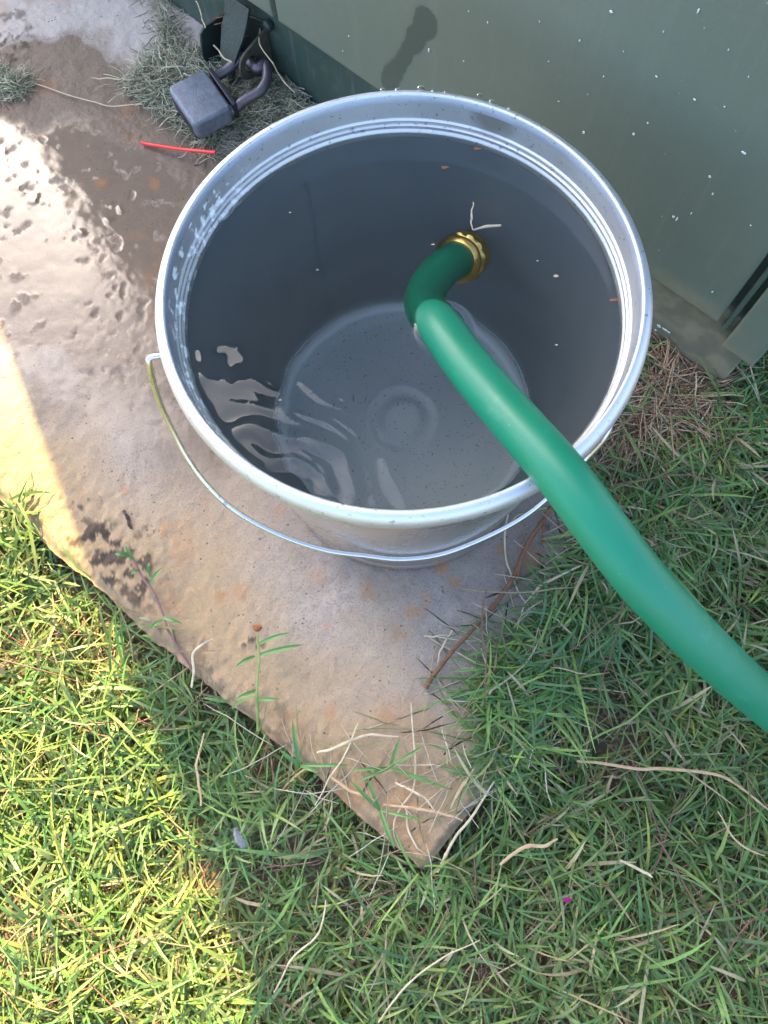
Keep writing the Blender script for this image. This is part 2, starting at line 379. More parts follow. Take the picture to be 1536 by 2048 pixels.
wet_poly = wpoly([(-260, 130), (0, 112), (60, 78), (140, 60), (195, 85), (232, 108), (262, 150), (300, 215), (420, 300), (700, 420), (900, 700), (760, 860),
                  (520, 900), (420, 1010), (330, 900), (230, 800), (120, 700), (0, 690), (-300, 560)])
pud_poly = wpoly([(-300, 215), (0, 228), (90, 250), (200, 240), (330, 330), (480, 500), (480, 760), (380, 900), (220, 880), (80, 760), (-300, 600)])
def slab():
    n = 430; Ls, Lt = 1.35, 1.0
    s = np.concatenate([np.linspace(0, 1.06, 480), np.linspace(1.065, Ls, 40)]); t = np.concatenate([np.linspace(0, .72, 340), np.linspace(.73, Lt, 20)])
    S, T = np.meshgrid(s, t, indexing='ij')
    X = S_C[0] + dL[0] * S + dR[0] * T; Y = S_C[1] + dL[1] * S + dR[1] * T
    wob = (fbm(X, Y, 6, 3, 40) - .5) * .014 + (fbm(X, Y, 45, 4, 41) - .5) * .009 * sstep(.42, .62, fbm(X, Y, 12, 3, 42)) + (fbm(X, Y, 120, 3, 43) - .5) * .0025
    k1 = np.exp(-T / .012); k2 = np.exp(-S / .012); X = X + dR[0] * wob * k1 + dL[0] * wob * k2; Y = Y + dR[1] * wob * k1 + dL[1] * wob * k2
    warp = (fbm(X, Y, 16, 4, 5) - .5) * .10 + (fbm(X, Y, 70, 3, 6) - .5) * .03
    sw_ = .045 * sstep(.62, .45, S); wet = sstep(-.001 - sw_, .003 + sw_, poly_sd(X, Y, wet_poly) + (fbm(X, Y, 22, 4, 7) - .5) * .05)
    wet *= 1 - .55 * sstep(.0, .14, (at(300, 880)[1] - Y) + warp)
    dry = sstep(.004, .02, -poly_sd(X, Y, wet_poly) - (fbm(X, Y, 22, 4, 7) - .5) * .05) * sstep(.55, .75, S)
    ring = sstep(.19, .115, np.hypot(X, Y) + warp * .6)             # damp halo round the bucket
    wet = np.maximum(wet, ring * .55); wet = np.maximum(wet, sstep(.56, .72, fbm(X, Y, 8, 4, 12)) * .35)
    pud = sstep(-.012, .012, poly_sd(X, Y, pud_poly) + (fbm(X, Y, 26, 4, 8) - .5) * .06)
    # film broken by proud grit lower down
    low = sstep(.0, .24, at(0, 500)[1] - Y)
    pud *= (1 - low * (.15 + .35 * sstep(.35, .65, fbm(X, Y, 190, 4, 9)))) * (1 - .8 * sstep(.68, .77, fbm(X, Y, 90, 3, 77)))
    rust = np.zeros_like(X)
    for (u, v, r, a) in [(882, 1130, .008, .75), (905, 1160, .006, .6), (825, 1222, .010, .5), (735, 1180, .008, .35), (770, 1428, .012, .55), (665, 1435, .009, .5), (205, 365, .010, .6), (310, 370, .008, .5),
                         (640, 1255, .007, .4), (850, 1200, .006, .4), (440, 1190, .006, .4), (690, 1600, .02, .4), (560, 1020, .006, .45), (480, 1180, .005, .4), (1060, 1110, .010, .5), (800, 1262, .012, .3),
                         (1000, 1090, .006, .5), (730, 1560, .02, .25), (960, 1480, .006, .4), (250, 980, .006, .5), (640, 1150, .012, .25), (330, 1060, .006, .35)]:
        p = at(u, v); d = np.hypot(X - p[0], Y - p[1]) + (fbm(X, Y, 90, 3, 21) - .5) * .018
        rust = np.maximum(rust, a * sstep(r * 1.2, r * .3, d))
    rust = np.maximum(rust, sstep(.66, .78, fbm(X, Y, 20, 4, 30)) * .22)
    dirt = np.zeros_like(X)
    for (u, v, r, a) in [(165, 1000, .018, 1), (185, 1070, .022, 1), (240, 1130, .03, 1), (265, 1180, .022, .9), (330, 1250, .012, .7), (0, 90, .035, .9), (20, 40, .015, .6), (165, 470, .010, .55), (215, 435, .006, .4),
                         (500, 1310, .010, .8), (1150, 1090, .03, .6), (1063, 1085, .006, 1), (600, 1440, .012, .4), (560, 1500, .02, .5), (400, 1330, .02, .5), (985, 1560, .02, .4), (60, 370, .010, .5)]:
        p = at(u, v); d = np.hypot(X - p[0], Y - p[1]) + (fbm(X, Y, 55, 4, 22) - .5) * .07
        dirt = np.maximum(dirt, a * sstep(r * 1.25, r * .4, d) * sstep(.46, .56, fbm(X, Y, 170, 3, 23)))
    edge = sstep(.035, .0, np.minimum(S, T) + (fbm(X, Y, 30, 3, 25) - .5) * .05); dirt = np.maximum(dirt, edge * .45 * sstep(.45, .6, fbm(X, Y, 120, 3, 24)))
    sand_sun_tint = sstep(.20, .03, T + (fbm(X, Y, 12, 3, 34) - .5) * .12)  # sandy left edge, widened so its tan also paints in the sunlit strip
    rough = sstep(.12, .0, T + (fbm(X, Y, 12, 3, 33) - .5) * .12)      # worn, crumbling left edge
    Z = (fbm(X, Y, 7, 3, 1) - .5) * .003 * (1 - pud * .95) + (fbm(X, Y, 80, 4, 2) - .5) * .0018 * (1 - pud * .9)
    Z += pud * (fbm(X, Y, 34, 3, 78) - .5) * .0005 + pud * (fbm(X, Y, 150, 2, 79) - .5) * .00013
    Z += (fbm(X, Y, 170, 3, 4) - .5) * .0045 * rough + (fbm(X, Y, 240, 2, 14) - .5) * .0012 * (1 - pud)
    Z += dirt * (fbm(X, Y, 150, 2, 66) - .3) * .004
    Z -= .010 * (sstep(.014, .0, T) ** 2) + .010 * (sstep(.012, .0, S) ** 2)
    Z -= .004 * sstep(.30, .0, np.hypot(X, Y)) * 0
    ns, ntt = S.shape; V = np.stack([X, Y, Z], -1).reshape(-1, 3)
    i, j = np.meshgrid(np.arange(ns - 1), np.arange(ntt - 1), indexing='ij'); a = (i * ntt + j).ravel()
    Fq = [np.stack([a, a + ntt, a + ntt + 1, a + 1], 1)]
    idx = np.arange(ns * ntt).reshape(ns, ntt); extra = []; at_ = {'wet': wet.ravel(), 'rust': rust.ravel(), 'dirt': dirt.ravel(), 'sand_sun_tint': sand_sun_tint.ravel(), 'dry': dry.ravel(), 'puddle': pud.ravel()}
    for e, flip in ((idx[:, 0], 0), (idx[0, :], 1), (idx[:, -1], 1), (idx[-1, :], 0)):       # sides down into the soil
        off = len(V); low_ = V[e].copy(); low_[:, 2] = GZ - .06; low_[:, :2] += ((fbm(low_[:, 0], low_[:, 1], 40, 3, 50) - .5) * .004)[:, None]
        V = np.vstack([V, low_]); k = np.arange(len(e) - 1); q = np.stack([e[k], e[k + 1], off + k + 1, off + k], 1)
        if flip: q = q[:, ::-1]
        Fq.append(q)
        for kk in at_: at_[kk] = np.concatenate([at_[kk], at_[kk][e] if kk != 'dirt' else np.full(len(e), .5)])
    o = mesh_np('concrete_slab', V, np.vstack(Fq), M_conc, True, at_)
    return o
tag(slab(), kind='structure')

# ================================================================= CABINET
CAB = empty('utility_cabinet', tuple(B0))
tag(CAB, 'green metal utility cabinet with door and dark base standing on the concrete slab', 'cabinet')
CABW, CABD, CABH = 1.61, .9, 1.7
UP = np.array([0, 0, 1.0])
def face_attrs(P):
    """mud, damp and paint flecks as they lie on the cabinet's front (world positions in)"""
    x = (P - B0) @ BS; z = P[:, 2]
    top = .105 + (fbm(x, z, 25, 4, 71) - .5) * .09
    mud = sstep(top + .012, top - .03, z) * (.65 + .35 * sstep(.35, .6, fbm(x, z, 60, 4, 72))) * sstep(-.30, -.16, x + (fbm(x, z, 14, 3, 75) - .5) * .1)
    damp = np.zeros_like(x)
    def cap(a, b, r0, r1):
        pa = on_face(*a, .01); pb = on_face(*b, .01); ax, az = (pa - B0) @ BS, pa[2]; bx, bz = (pb - B0) @ BS, pb[2]
        t = np.clip(((x - ax) * (bx - ax) + (z - az) * (bz - az)) / ((bx - ax) ** 2 + (bz - az) ** 2), 0, 1)
        return sstep(.002, -.002, np.hypot(x - ax - (bx - ax) * t, z - az - (bz - az) * t) - (r0 + (r1 - r0) * t) + (fbm(x, z, 80, 3, 73) - .5) * .008)
    damp = np.maximum(cap((852, 42), (820, 95), .012, .008), cap((818, 95), (775, 168), .008, .010))
    fl = np.zeros_like(x)
    return {'mud': mud, 'damp': damp, 'fleck': fl}
def front_sheet(name, x0, x1, z0, z1, off, mat, step=.0022, thick=.02, round_=.002, parent=CAB, zdense=.36, xdense=-.75):
    """a door or base panel: dense front face with softened edges, sides and back"""
    xs = np.unique(np.concatenate([np.arange(max(x0, xdense), x1, step), np.linspace(x0, max(x0, xdense), 10), [x1], [x1 - .001, x1 - .0005, x0 + .0005, x0 + .001]]))
    zs = np.unique(np.concatenate([np.arange(z0, min(z1, zdense), step), np.linspace(min(z1, zdense), z1, 12), [z1, z0 + .0005, z0 + .001, z1 - .001]]))
    Xg, Zg = np.meshgrid(xs, zs, indexing='ij'); e = np.minimum(np.minimum(Xg - x0, x1 - Xg), np.minimum(Zg - z0, z1 - Zg))
    o_ = off - round_ * np.clip(1 - e / round_, 0, 1) ** 2 + (fbm(Xg, Zg, 5, 3, 80) - .5) * .0025
    P = B0 + Xg[..., None] * BS + Zg[..., None] * UP + o_[..., None] * BN
    nx, nz = Xg.shape; V = P.reshape(-1, 3); i, j = np.meshgrid(np.arange(nx - 1), np.arange(nz - 1), indexing='ij'); a = (i * nz + j).ravel()
    Fq = [np.stack([a, a + nz, a + nz + 1, a + 1], 1)]; idx = np.arange(nx * nz).reshape(nx, nz); at_ = face_attrs(V)
    for ed, fl in ((idx[:, 0], 0), (idx[-1, :], 0), (idx[:, -1], 1), (idx[0, :], 1)):
        of = len(V); lo = V[ed] - BN * thick; V = np.vstack([V, lo]); k = np.arange(len(ed) - 1); q = np.stack([ed[k], of + k, of + k + 1, ed[k + 1]], 1)
        if fl: q = q[:, ::-1]
        Fq.append(q)
        for kk in at_: at_[kk] = np.concatenate([at_[kk], at_[kk][ed]])
    o = mesh_np(name, V, np.vstack(Fq), mat, True, at_); 
    try: o.data.set_sharp_from_angle(angle=R(35))
    except Exception: pass
    return child(o, parent)
DZ = .092
# base plinth
front_sheet('base', -CABW + .01, 0, -.02, DZ + .01, 0.0, M_base, thick=.02)
mb = MB().box(B0 - BN * .0202 - UP * .02 - BS * (CABW - .012), BS * (CABW - .012), -BN * (CABD - .03), UP * (DZ + .019)); child(mb.build('plinth_body', M_paint, None, False), CAB)
mb = MB().box(B0 - BN * .0 - UP * .02 - BS * .0005, BS * .0003, -BN * .02, UP * .1)
# body shell behind the doors, with a slightly wider footprint than the base
x_r = .010
mb = MB().box(B0 - BN * .0125 + BS * x_r - BS * (CABW + .005) + UP * (DZ + .0035), BS * (CABW + .005), -BN * (CABD - .02), UP * (CABH - DZ)); child(mb.build('shell', M_paint, None, False, .003), CAB)
# corner post and the two doors: x measured from the right corner, groove between them
front_sheet('corner_post', -.0215, x_r, DZ - .022, CABH - .03, .010, M_door, thick=.022, xdense=-.03)
d1 = front_sheet('door', -.561, -.037, DZ, CABH - .05, .010, M_door, thick=.022)
front_sheet('door', -1.565, -.569, DZ, CABH - .05, .010, M_door, thick=.022, step=.004)
DOTS = [(1400, 18, 3.2), (1225, 20, 3), (860, 98, 3.4), (978, 42, 2), (1170, 262, 3.2), (1162, 78, 2), (1270, 265, 3), (1392, 196, 2.4), (1490, 302, 4), (1422, 350, 3), (1428, 385, 2.2), (1082, 40, 1.6),
                      (1350, 431, 3.5), (1356, 436, 3), (1385, 424, 2), (1298, 243, 2), (1316, 150, 1.8), (1100, 120, 1.4), (930, 120, 1.4), (1452, 210, 1.5), (1210, 150, 1.6), (1460, 96, 1.6), (1504, 448, 1.8), (1427, 581, 2),
                      (1320, 650, 5), (1332, 657, 4.5), (1340, 662, 3), (1313, 658, 2.6), (940, 20, 1.5), (700, 70, 1.6), (688, 100, 1.2), (1250, 100, 1.4), (1330, 60, 1.4), (1120, 200, 1.4), (1500, 150, 1.4)]
M_spot = mat_simple('white_paint', (.72, .73, .68), .5); g_ = np.random.default_rng(3)
for (u, v, r) in DOTS:
    p = on_face(u, v, .0088 if v < 600 else -.0004); r = r * np.linalg.norm(p - CP) / F * 1.0; V = []; Fc = []; a_ = g_.uniform(.6, 1.5); n_ = 12
    for h_, q_ in ((.0, 1.0), (.9, .75)):
        for k in range(n_):
            th = 2 * math.pi * k / n_; w_ = r * q_ * .85 * (1 + g_.normal(0, .22 if r > .0012 else .10)); V.append(p + BS * math.cos(th) * w_ * a_ + UP * math.sin(th) * w_ / a_ + BN * (.0016 + h_ * .0004))
    Fc = [(k, (k + 1) % n_, n_ + (k + 1) % n_, n_ + k) for k in range(n_)] + [tuple(range(n_, 2 * n_))]; child(MB().add(V, Fc).build('paint_spot', M_spot, None, True), CAB)
# raised lip running down inside the groove, dark
mb = MB().box(B0 + BS * (-.0315) - BN * .0105 + UP * (DZ - .010), BS * .0050, BN * .0150, UP * (CABH - .1 - DZ)); child(mb.build('door_seal', M_paint, None, False, .0015), CAB)
mb = MB().box(B0 - BN * -.03 + BS * .03 - BS * (CABW + .05) + UP * CABH, BS * (CABW + .05), -BN * (CABD + .06), UP * .03); child(mb.build('roof', M_paint, None, False, .004), CAB)

# ----- hasp on the cabinet base: hood plate, tongue and eye plate
def fp(x, z, o): return B0 + BS * x + UP * z + BN * o
def plate(outline, thick_dir, th, mat, name, parent, bev=.0008, hole=None):
    """flat plate from a list of 3-D outline points, extruded by th along thick_dir; hole = (centre, radius, a, b)"""
    P = [np.array(p) for p in outline]; d = np.array(thick_dir) * th; V = []; Fc = []; n = len(P)
    if hole is None:
        V = P + [p + d for p in P]; Fc = [tuple(range(n)), tuple(range(2 * n - 1, n - 1, -1))] + [(i, i + n, (i + 1) % n + n, (i + 1) % n) for i in range(n)]
    else:
        c, r, a, b_ = hole; m_ = 48; out = []; inn = []
        for k in range(m_):
            th_ = 2 * math.pi * k / m_; dr = a * math.cos(th_) + b_ * math.sin(th_); inn.append(c + dr * r)
            best = None
            for i in range(n):                                   # ray to outline in the plate's plane
                p, q = P[i] - c, P[(i + 1) % n] - c; px, py, qx, qy = p @ a, p @ b_, q @ a, q @ b_; dx, dy = math.cos(th_), math.sin(th_)
                den = dx * (qy - py) - dy * (qx - px)
                if abs(den) < 1e-12: continue
                t = (px * (qy - py) - py * (qx - px)) / den; s_ = (px * dy - py * dx) / den
                if t > 0 and -1e-6 <= s_ <= 1 + 1e-6 and (best is None or t < best): best = t
            out.append(c + dr * (best or r * 1.5))
        V = inn + out + [p + d for p in inn] + [p + d for p in out]; M2 = 2 * m_
        for k in range(m_):
            k2 = (k + 1) % m_; Fc += [(k, m_ + k, m_ + k2, k2), (M2 + k, M2 + k2, M2 + m_ + k2, M2 + m_ + k), (m_ + k, M2 + m_ + k, M2 + m_ + k2, m_ + k2), (k, k2, M2 + k2, M2 + k)]
    return child(MB().add(V, Fc).build(name, mat, None, True, bev), parent)
HASP = empty('hasp', tuple(fp(-.615, .03, 0)))
tag(HASP, 'dark green steel hasp bolted at the foot of the cabinet where its doors meet', 'hasp')
X1 = -.657
plate([fp(X1, .050, .0005), fp(X1, .054, .036), fp(X1, .050, .044), fp(X1, .026, .049), fp(X1, .012, .046), fp(X1, .008, .0005)], BS, .0032, M_hasp, 'side_plate', HASP)
plate([fp(X1 + .0034, .008, .001), fp(X1 + .0034, .010, .046), fp(X1 + .028, .010, .046), fp(X1 + .028, .008, .001)], UP, .003, M_hasp, 'lower_lip', HASP)
plate([fp(X1 + .0034, .004, .0006), fp(-.596, .004, .0006), fp(-.596, .070, .0006), fp(X1 + .0034, .056, .0006)], BN, .0024, M_hasp, 'back_plate', HASP)
TX = -.616
tp = spline([fp(TX, .088, .0125), fp(TX, .074, .020), fp(TX - .001, .058, .030), fp(TX - .002, .042, .039), fp(TX - .002, .026, .045), fp(TX - .001, .010, .047)], 6)
hw = np.interp(np.linspace(0, 1, len(tp)), [0, .35, .7, .93, 1], [.017, .016, .010, .0065, .003]); V = []; Fc = []
for i, p in enumerate(tp):
    a = BS * hw[i]; g = np.gradient(tp, axis=0)[i]; nn = np.cross(BS, g); nn /= np.linalg.norm(nn); nn = nn * .0018
    V += [p - a - nn, p + a - nn, p + a + nn, p - a + nn]
    if i: k = 4 * i; Fc += [(k - 4, k - 3, k + 1, k), (k - 3, k - 2, k + 2, k + 1), (k - 2, k - 1, k + 3, k + 2), (k - 1, k - 4, k, k + 3)]
Fc += [(0, 3, 2, 1), (len(V) - 4, len(V) - 3, len(V) - 2, len(V) - 1)]
child(MB().add(V, Fc).build('tongue', M_hasp, None, True, .0006), HASP)
EX = -.595; ec = fp(EX, .040, .031); out = [fp(EX, .064, .001), fp(EX, .060, .018)]
for k in range(12):
    th = R(72 - k * 15); out.append(ec + (BN * math.cos(th) + UP * math.sin(th)) * .0165)
out += [fp(EX, .012, .012), fp(EX, .010, .001)]
M_rust = mat_simple('rusty_paint', (.055, .055, .038), .7, 0, .4, .6, 100, .5)
plate(out, BS, .0030, M_rust, 'eye_plate', HASP, .0006, (ec, .0085, BN, UP))
for (zz, xx) in ((.072, -.585), (.030, -.645)):
    c = fp(xx, zz, .003); V, Fc = tube([c, c + BN * .004, c + BN * .006], [.006, .006, .003], 14); child(MB().add(V, Fc).build('bolt', M_hasp, None, True), HASP)
g_ = np.random.default_rng(5)
V = []; Fc = []; o_ = 0; mb = MB()
for k in range(26):                                   # old grass roots packed behind the tongue
    p = fp(-.632 + g_.normal(0, .008), .050 + g_.normal(0, .010), .010 + g_.random() * .014); a = g_.normal(0, 1, 3); a /= np.linalg.norm(a); b_ = g_.normal(0, 1, 3) * .4
    V, Fc = tube(spline([p - a * .008, p + b_ * .004, p + a * .008], 4), .0006, 5); mb.add(V, Fc)
tag(mb.build('root_clump', M_twig, None, True), 'small clump of dry roots stuck inside the hasp', 'root clump')

# ================================================================= PADLOCK
LZ = .024
A_ = at(432, 152, LZ + .008); B_ = at(452, 226, LZ + .002)                   # where the shackle legs leave the body
mid = (A_ + B_) / 2; far = at(374, 225, LZ + .004); ax = mid - far; ax[2] = 0; blen = np.linalg.norm(ax); ax /= blen
sd_ = (B_ - A_); sd_ -= ax * (sd_ @ ax); sd_[2] *= .4; sd_ /= np.linalg.norm(sd_); nz = np.cross(sd_, ax); nz = nz if nz[2] > 0 else -nz
LOCK = empty('padlock', tuple(mid - np.array([0, 0, LZ]))); tag(LOCK, 'heavy grey blue steel padlock with thick round shackle hanging from the hasp', 'padlock')
def rbox(c, a, b_, n_, la, lb, ln, bow=0):
    """box centred at c: half sizes la, lb, ln along a, b, n, ends pulled in a little"""
    V = []; 
    for s in (-1, -.85, .85, 1):
        k = .86 if abs(s) == 1 else 1
        for (p, q) in ((-1, -1), (1, -1), (1, 1), (-1, 1)): V.append(c + a * la * s + b_ * lb * p * k + n_ * ln * q * k)
    Fc = [(0, 3, 2, 1), (12, 13, 14, 15)]
    for i in range(3):
        for k in range(4): Fc.append((4 * i + k, 4 * i + (k + 1) % 4, 4 * i + 4 + (k + 1) % 4, 4 * i + 4 + k))
    return V, Fc
hb = .030; hn = .0105; bc = mid - ax * (blen / 2 + .003)
V, Fc = rbox(bc, ax, sd_, nz, blen / 2 + .002, hb, hn); child(MB().add(V, Fc).build('body', M_lock, None, True, .0075), LOCK)
V, Fc = rbox(mid + ax * .0035, ax, sd_, nz, .0028, hb * .93, hn * .9); child(MB().add(V, Fc).build('end_cap', M_cap, None, True, .001), LOCK)
V, Fc = rbox(far - ax * .0015 - nz * .004, ax, sd_, nz, .004, hb * .8, hn * .75); child(MB().add(V, Fc).build('keyway_cover', M_cap, None, True, .001), LOCK)
hole = ec + BS * .0016
P = [A_ - ax * .004, A_ + ax * .010, A_ + ax * .026 + UP * .004, hole - BS * .014 + BN * .001, hole, hole + BS * .010, at(530, 128, .040), at(533, 158, .036), at(519, 183, .032), at(489, 201, .029), B_ + ax * .010, B_ - ax * .004]
V, Fc = tube(spline(P, 8), .0054, 16); child(MB().add(V, Fc).build('shackle', M_shackle, None, True), LOCK)

# ================================================================= BUCKET
BK = empty('bucket', (0, 0, .0)); tag(BK, 'round silver metal bucket filled with water standing on the wet slab', 'bucket')
HZ = .272
def wall_r(z): return .112 + (.1425 - .112) * z / .258
rim_prof = [(.1420, .2655), (.1424, .2712), (.1429, .2721), (.1445, .2722), (.1465, .2715), (.1486, .2695), (.1500, .2665), (.1503, .2635), (.1497, .2600), (.1480, .2575), (.1458, .2565), (.1436, .2570)]
V, Fc = lathe(rim_prof, 256); rim = MB().add(V, Fc).build('rim', M_rim, None, True, 0, 80); child(rim, BK)
up_prof = [(.1420, .2655), (.1417, .2600), (.1415, .2535), (.1404, .2528), (.1402, .2517), (.1406, .2510), (.1404, .2496), (.1393, .2490), (.1391, .2480), (.1394, .2473), (.1392, .2462), (.1383, .2455), (.1382, .244), (.1378, .240)]
V, Fc = lathe(up_prof, 256); child(MB().add(V, Fc).build('inner_wall', M_inner, None, True, 0, 50), BK)
sp_ = [(.1378, .240)] + [(.1378 - (.1378 - .1085) * k / 12, .240 - (.240 - .022) * k / 12) for k in range(1, 13)]
sp_ += [(.1085 - .011 * (1 - math.cos(R(a))) , .022 - .013 * math.sin(R(a))) for a in range(15, 91, 15)] + [(.0945, .0085), (.0930, .0075), (.09, .0072), (.034, .0072), (.032, .0080), (.029, .0082), (.027, .0076), (.020, .0074), (.018, .0085), (.012, .0088), (.0001, .0088)]
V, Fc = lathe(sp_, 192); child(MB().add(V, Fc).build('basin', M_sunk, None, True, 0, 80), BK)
op = [(.1436, .2570), (.1427, .2560)] + [(wall_r(z) + .0004 + (.0008 * math.exp(-((z - .215) / .003) ** 2)), z) for z in np.linspace(.252, .012, 60)] + [(.1145, .011), (.1158, .008), (.1158, .004), (.1145, .0015), (.110, .001), (.0001, .0015)]
V, Fc = lathe(op, 256); child(MB().add(V, Fc).build('outer_wall', M_wall, None, True, 0, 60), BK)
# ears: small folded plates with an eye under the rim
E1 = at(306, 716, .250); aE = math.atan2(E1[1], E1[0])
for s in (0, math.pi):
    a = aE + s; er = np.array([math.cos(a), math.sin(a), 0]); et = np.array([-er[1], er[0], 0])
    V, Fc = tube([er * .1425 + UP * .249, er * .145 + UP * .249, er * .1465 + UP * .249], [.010, .009, .006], 20)
    child(MB().add(V, Fc).build('ear', M_wire, None, True), BK)
# bail wire hanging down on the near side
bp_ = [(303, 715, .249), (300, 735, .243), (318, 800, .215), (345, 860, .190), (380, 925, .165), (425, 982, .143), (480, 1028, .125), (560, 1070, .108), (650, 1100, .096), (730, 1111, .089), (800, 1112, .0865), (875, 1104, .089), (950, 1084, .097), (1030, 1044, .110), (1090, 1000, .125), (1165, 925, .152), (1218, 860, .180)]
P = [np.array([math.cos(aE) * .1440, math.sin(aE) * .1440, .249])] + [at(*t) for t in bp_]
e2 = np.array([math.cos(aE + math.pi), math.sin(aE + math.pi), 0]); P += [np.array([.1440, -.030, .205]), np.array([.1465, .006, .225]), e2 * .1475 + UP * .240, e2 * .144 + UP * .246]
for i in range(len(P)):                      # keep the wire clear of the bucket wall
    rr = math.hypot(P[i][0], P[i][1]); need = wall_r(P[i][2]) + .0035
    if 0 < i < len(P) - 1 and rr < need: P[i] = np.array([P[i][0] * need / rr, P[i][1] * need / rr, P[i][2]])
V, Fc = tube(spline(P, 10), .0020, 12); child(MB().add(V, Fc).build('bail_handle', M_wire, None, True), BK)

# ----- water
WZ = .2430
def water():
    nr, na = 130, 260; r = np.linspace(0, 1, nr) ** .9 * .1388; th = np.arange(na) * 2 * math.pi / na
    Rr, Th = np.meshgrid(r[1:], th, indexing='ij'); X = Rr * np.cos(Th); Y = Rr * np.sin(Th)
    def h(X, Y):
        s = at(545, 1020, WZ); d = np.hypot(X - s[0], Y - s[1]) - .012; near = np.exp(-(d / .075) ** 2)
        d2 = d + (fbm(X, Y, 22, 3, 91) - .5) * .03
        wx = X + (fbm(X, Y, 17, 3, 96) - .5) * .05; wy = Y + (fbm(X, Y, 17, 3, 97) - .5) * .05; d2 = np.hypot(wx - s[0], wy - s[1])
        z = .00032 * np.sin(d2 * 2 * math.pi / .021) * np.exp(-(d / .060) ** 2) + .00024 * np.sin(d2 * 2 * math.pi / .043 + 1.2) * np.exp(-(d / .095) ** 2)
        z = z + .00009 * np.sin((d2 + .25 * X) * 2 * math.pi / .0085) * np.exp(-(d / .065) ** 2)
        z = z + .0009 * (fbm(wx, wy, 44, 3, 93) - .5) * np.exp(-(np.hypot(X - s[0] * .9, Y - s[1] * .8) / .07) ** 2)
        s2 = at(425, 745, WZ); e = np.hypot(X - s2[0], Y - s2[1]); z = z + .0016 * (fbm(X, Y, 48, 3, 98) - .5) * np.exp(-(e / .018) ** 2)
        z = z + (fbm(X, Y, 9, 2, 95) - .5) * .0003
        hs = at(885, 655, WZ); f_ = np.hypot(X - hs[0], Y - hs[1]); z = z + .0014 * np.exp(-((f_ - .0145) / .003) ** 2) * (f_ > .0125)
        z = z + .0016 * np.exp(-(.1388 - np.hypot(X, Y)) / .0016)
        return z
    Z = WZ + h(X, Y); V = [[0, 0, WZ + float(h(np.array([0.0]), np.array([0.0]))[0])]]; V = np.vstack([np.array(V), np.stack([X, Y, Z], -1).reshape(-1, 3)])
    base = len(V); i, j = np.meshgrid(np.arange(nr - 2), np.arange(na), indexing='ij'); a = 1 + i * na + j; b2 = 1 + i * na + (j + 1) % na
    Q = np.stack([a, a + na, b2 + na, b2], -1).reshape(-1, 4)
    # underside: body of water down into the bucket metal
    rows = [(.1388, .2400), (.1092, .0220), (.1050, .010), (.094, .0068), (.03, .0065)]; st = base
    for (rr, zz) in rows: V = np.vstack([V, np.stack([rr * np.cos(th), rr * np.sin(th), np.full(na, zz)], -1)])
    V = np.vstack([V, [[0, 0, .0065]]]); last = len(V) - 1; k = np.arange(na); k2 = (k + 1) % na; prev = 1 + (nr - 2) * na; Qs = [Q]
    for m_ in range(len(rows)):
        c = st + m_ * na; Qs.append(np.stack([prev + k, c + k, c + k2, prev + k2], 1)); prev = c
    Q = np.vstack(Qs); T = [(0, 1 + int(a), 1 + int(b_)) for a, b_ in zip(k, k2)] + [(last, int(prev + b_), int(prev + a)) for a, b_ in zip(k, k2)]
    me = bpy.data.meshes.new('bucket_water'); me.from_pydata(V.tolist(), [], Q.tolist() + T); me.update(); me.polygons.foreach_set('use_smooth', [True] * len(me.polygons))
    me.materials.append(M_water); o = bpy.data.objects.new('bucket_water', me); COL.objects.link(o); return o
tag(water(), 'clear water filling the metal bucket nearly to its rim', 'water', kind='thing')

# ================================================================= HOSE
HR_ = .0138
def under(u, v, d):
    p = at(u, v, WZ - d / 1.33); return np.array([p[0], p[1], WZ - d])
hp = [under(922, 525, .085), under(905, 533, .074), under(882, 548, .062), under(857, 578, .048), under(850, 616, .028), at(880, 655, WZ + .001), at(930, 725, .257), at(1012, 822, .272), at(1118, 943, .2868), at(1205, 1060, .284), at(1290, 1168, .269), at(1400, 1284, .238),
      at(1500, 1378, .198), at(1640, 1496, .13), at(1800, 1620, .05), at(1960, 1780, .0), at(2200, 1950, -.012), at(2600, 2150, -.015)]
HS = empty('garden_hose', tuple(hp[-1])); tag(HS, 'thick green garden hose running over the bucket rim with its end under water', 'hose')
pth = spline(hp, 12)
for _ in range(14): pth[70:-1] = .5 * pth[70:-1] + .25 * (pth[69:-2] + pth[71:])
V, Fc = tube(pth, HR_, 40, True); child(MB().add(V, Fc).build('tube', M_hose, None, True, 0, 80), HS)
d0 = hp[0] - hp[1]; d0 /= np.linalg.norm(d0); e0 = hp[0] - d0 * .010
prof = [(-.002, .0150), (.0, .0182), (.002, .0188), (.004, .0180), (.005, .0168), (.007, .0168), (.008, .0190), (.0105, .0196), (.013, .0190), (.0145, .0176), (.016, .0176), (.017, .0186), (.020, .0186), (.021, .0165), (.022, .013)]
V, Fc = tube([e0 + d0 * p for p, r in prof], np.array([r for p, r in prof]), 48, True)
V = np.array(V).reshape(len(prof), 48, 3)
for i, (p, r) in enumerate(prof):            # knurled grip ring
    if 5 < i < 10:
        c = e0 + d0 * p
        for k in range(48): V[i, k] = c + (V[i, k] - c) * (1 + .035 * (1 if k % 4 < 2 else -1))
child(MB().add(V.reshape(-1, 3), Fc).build('brass_coupling', M_brass, None, True, 0, 50), HS)

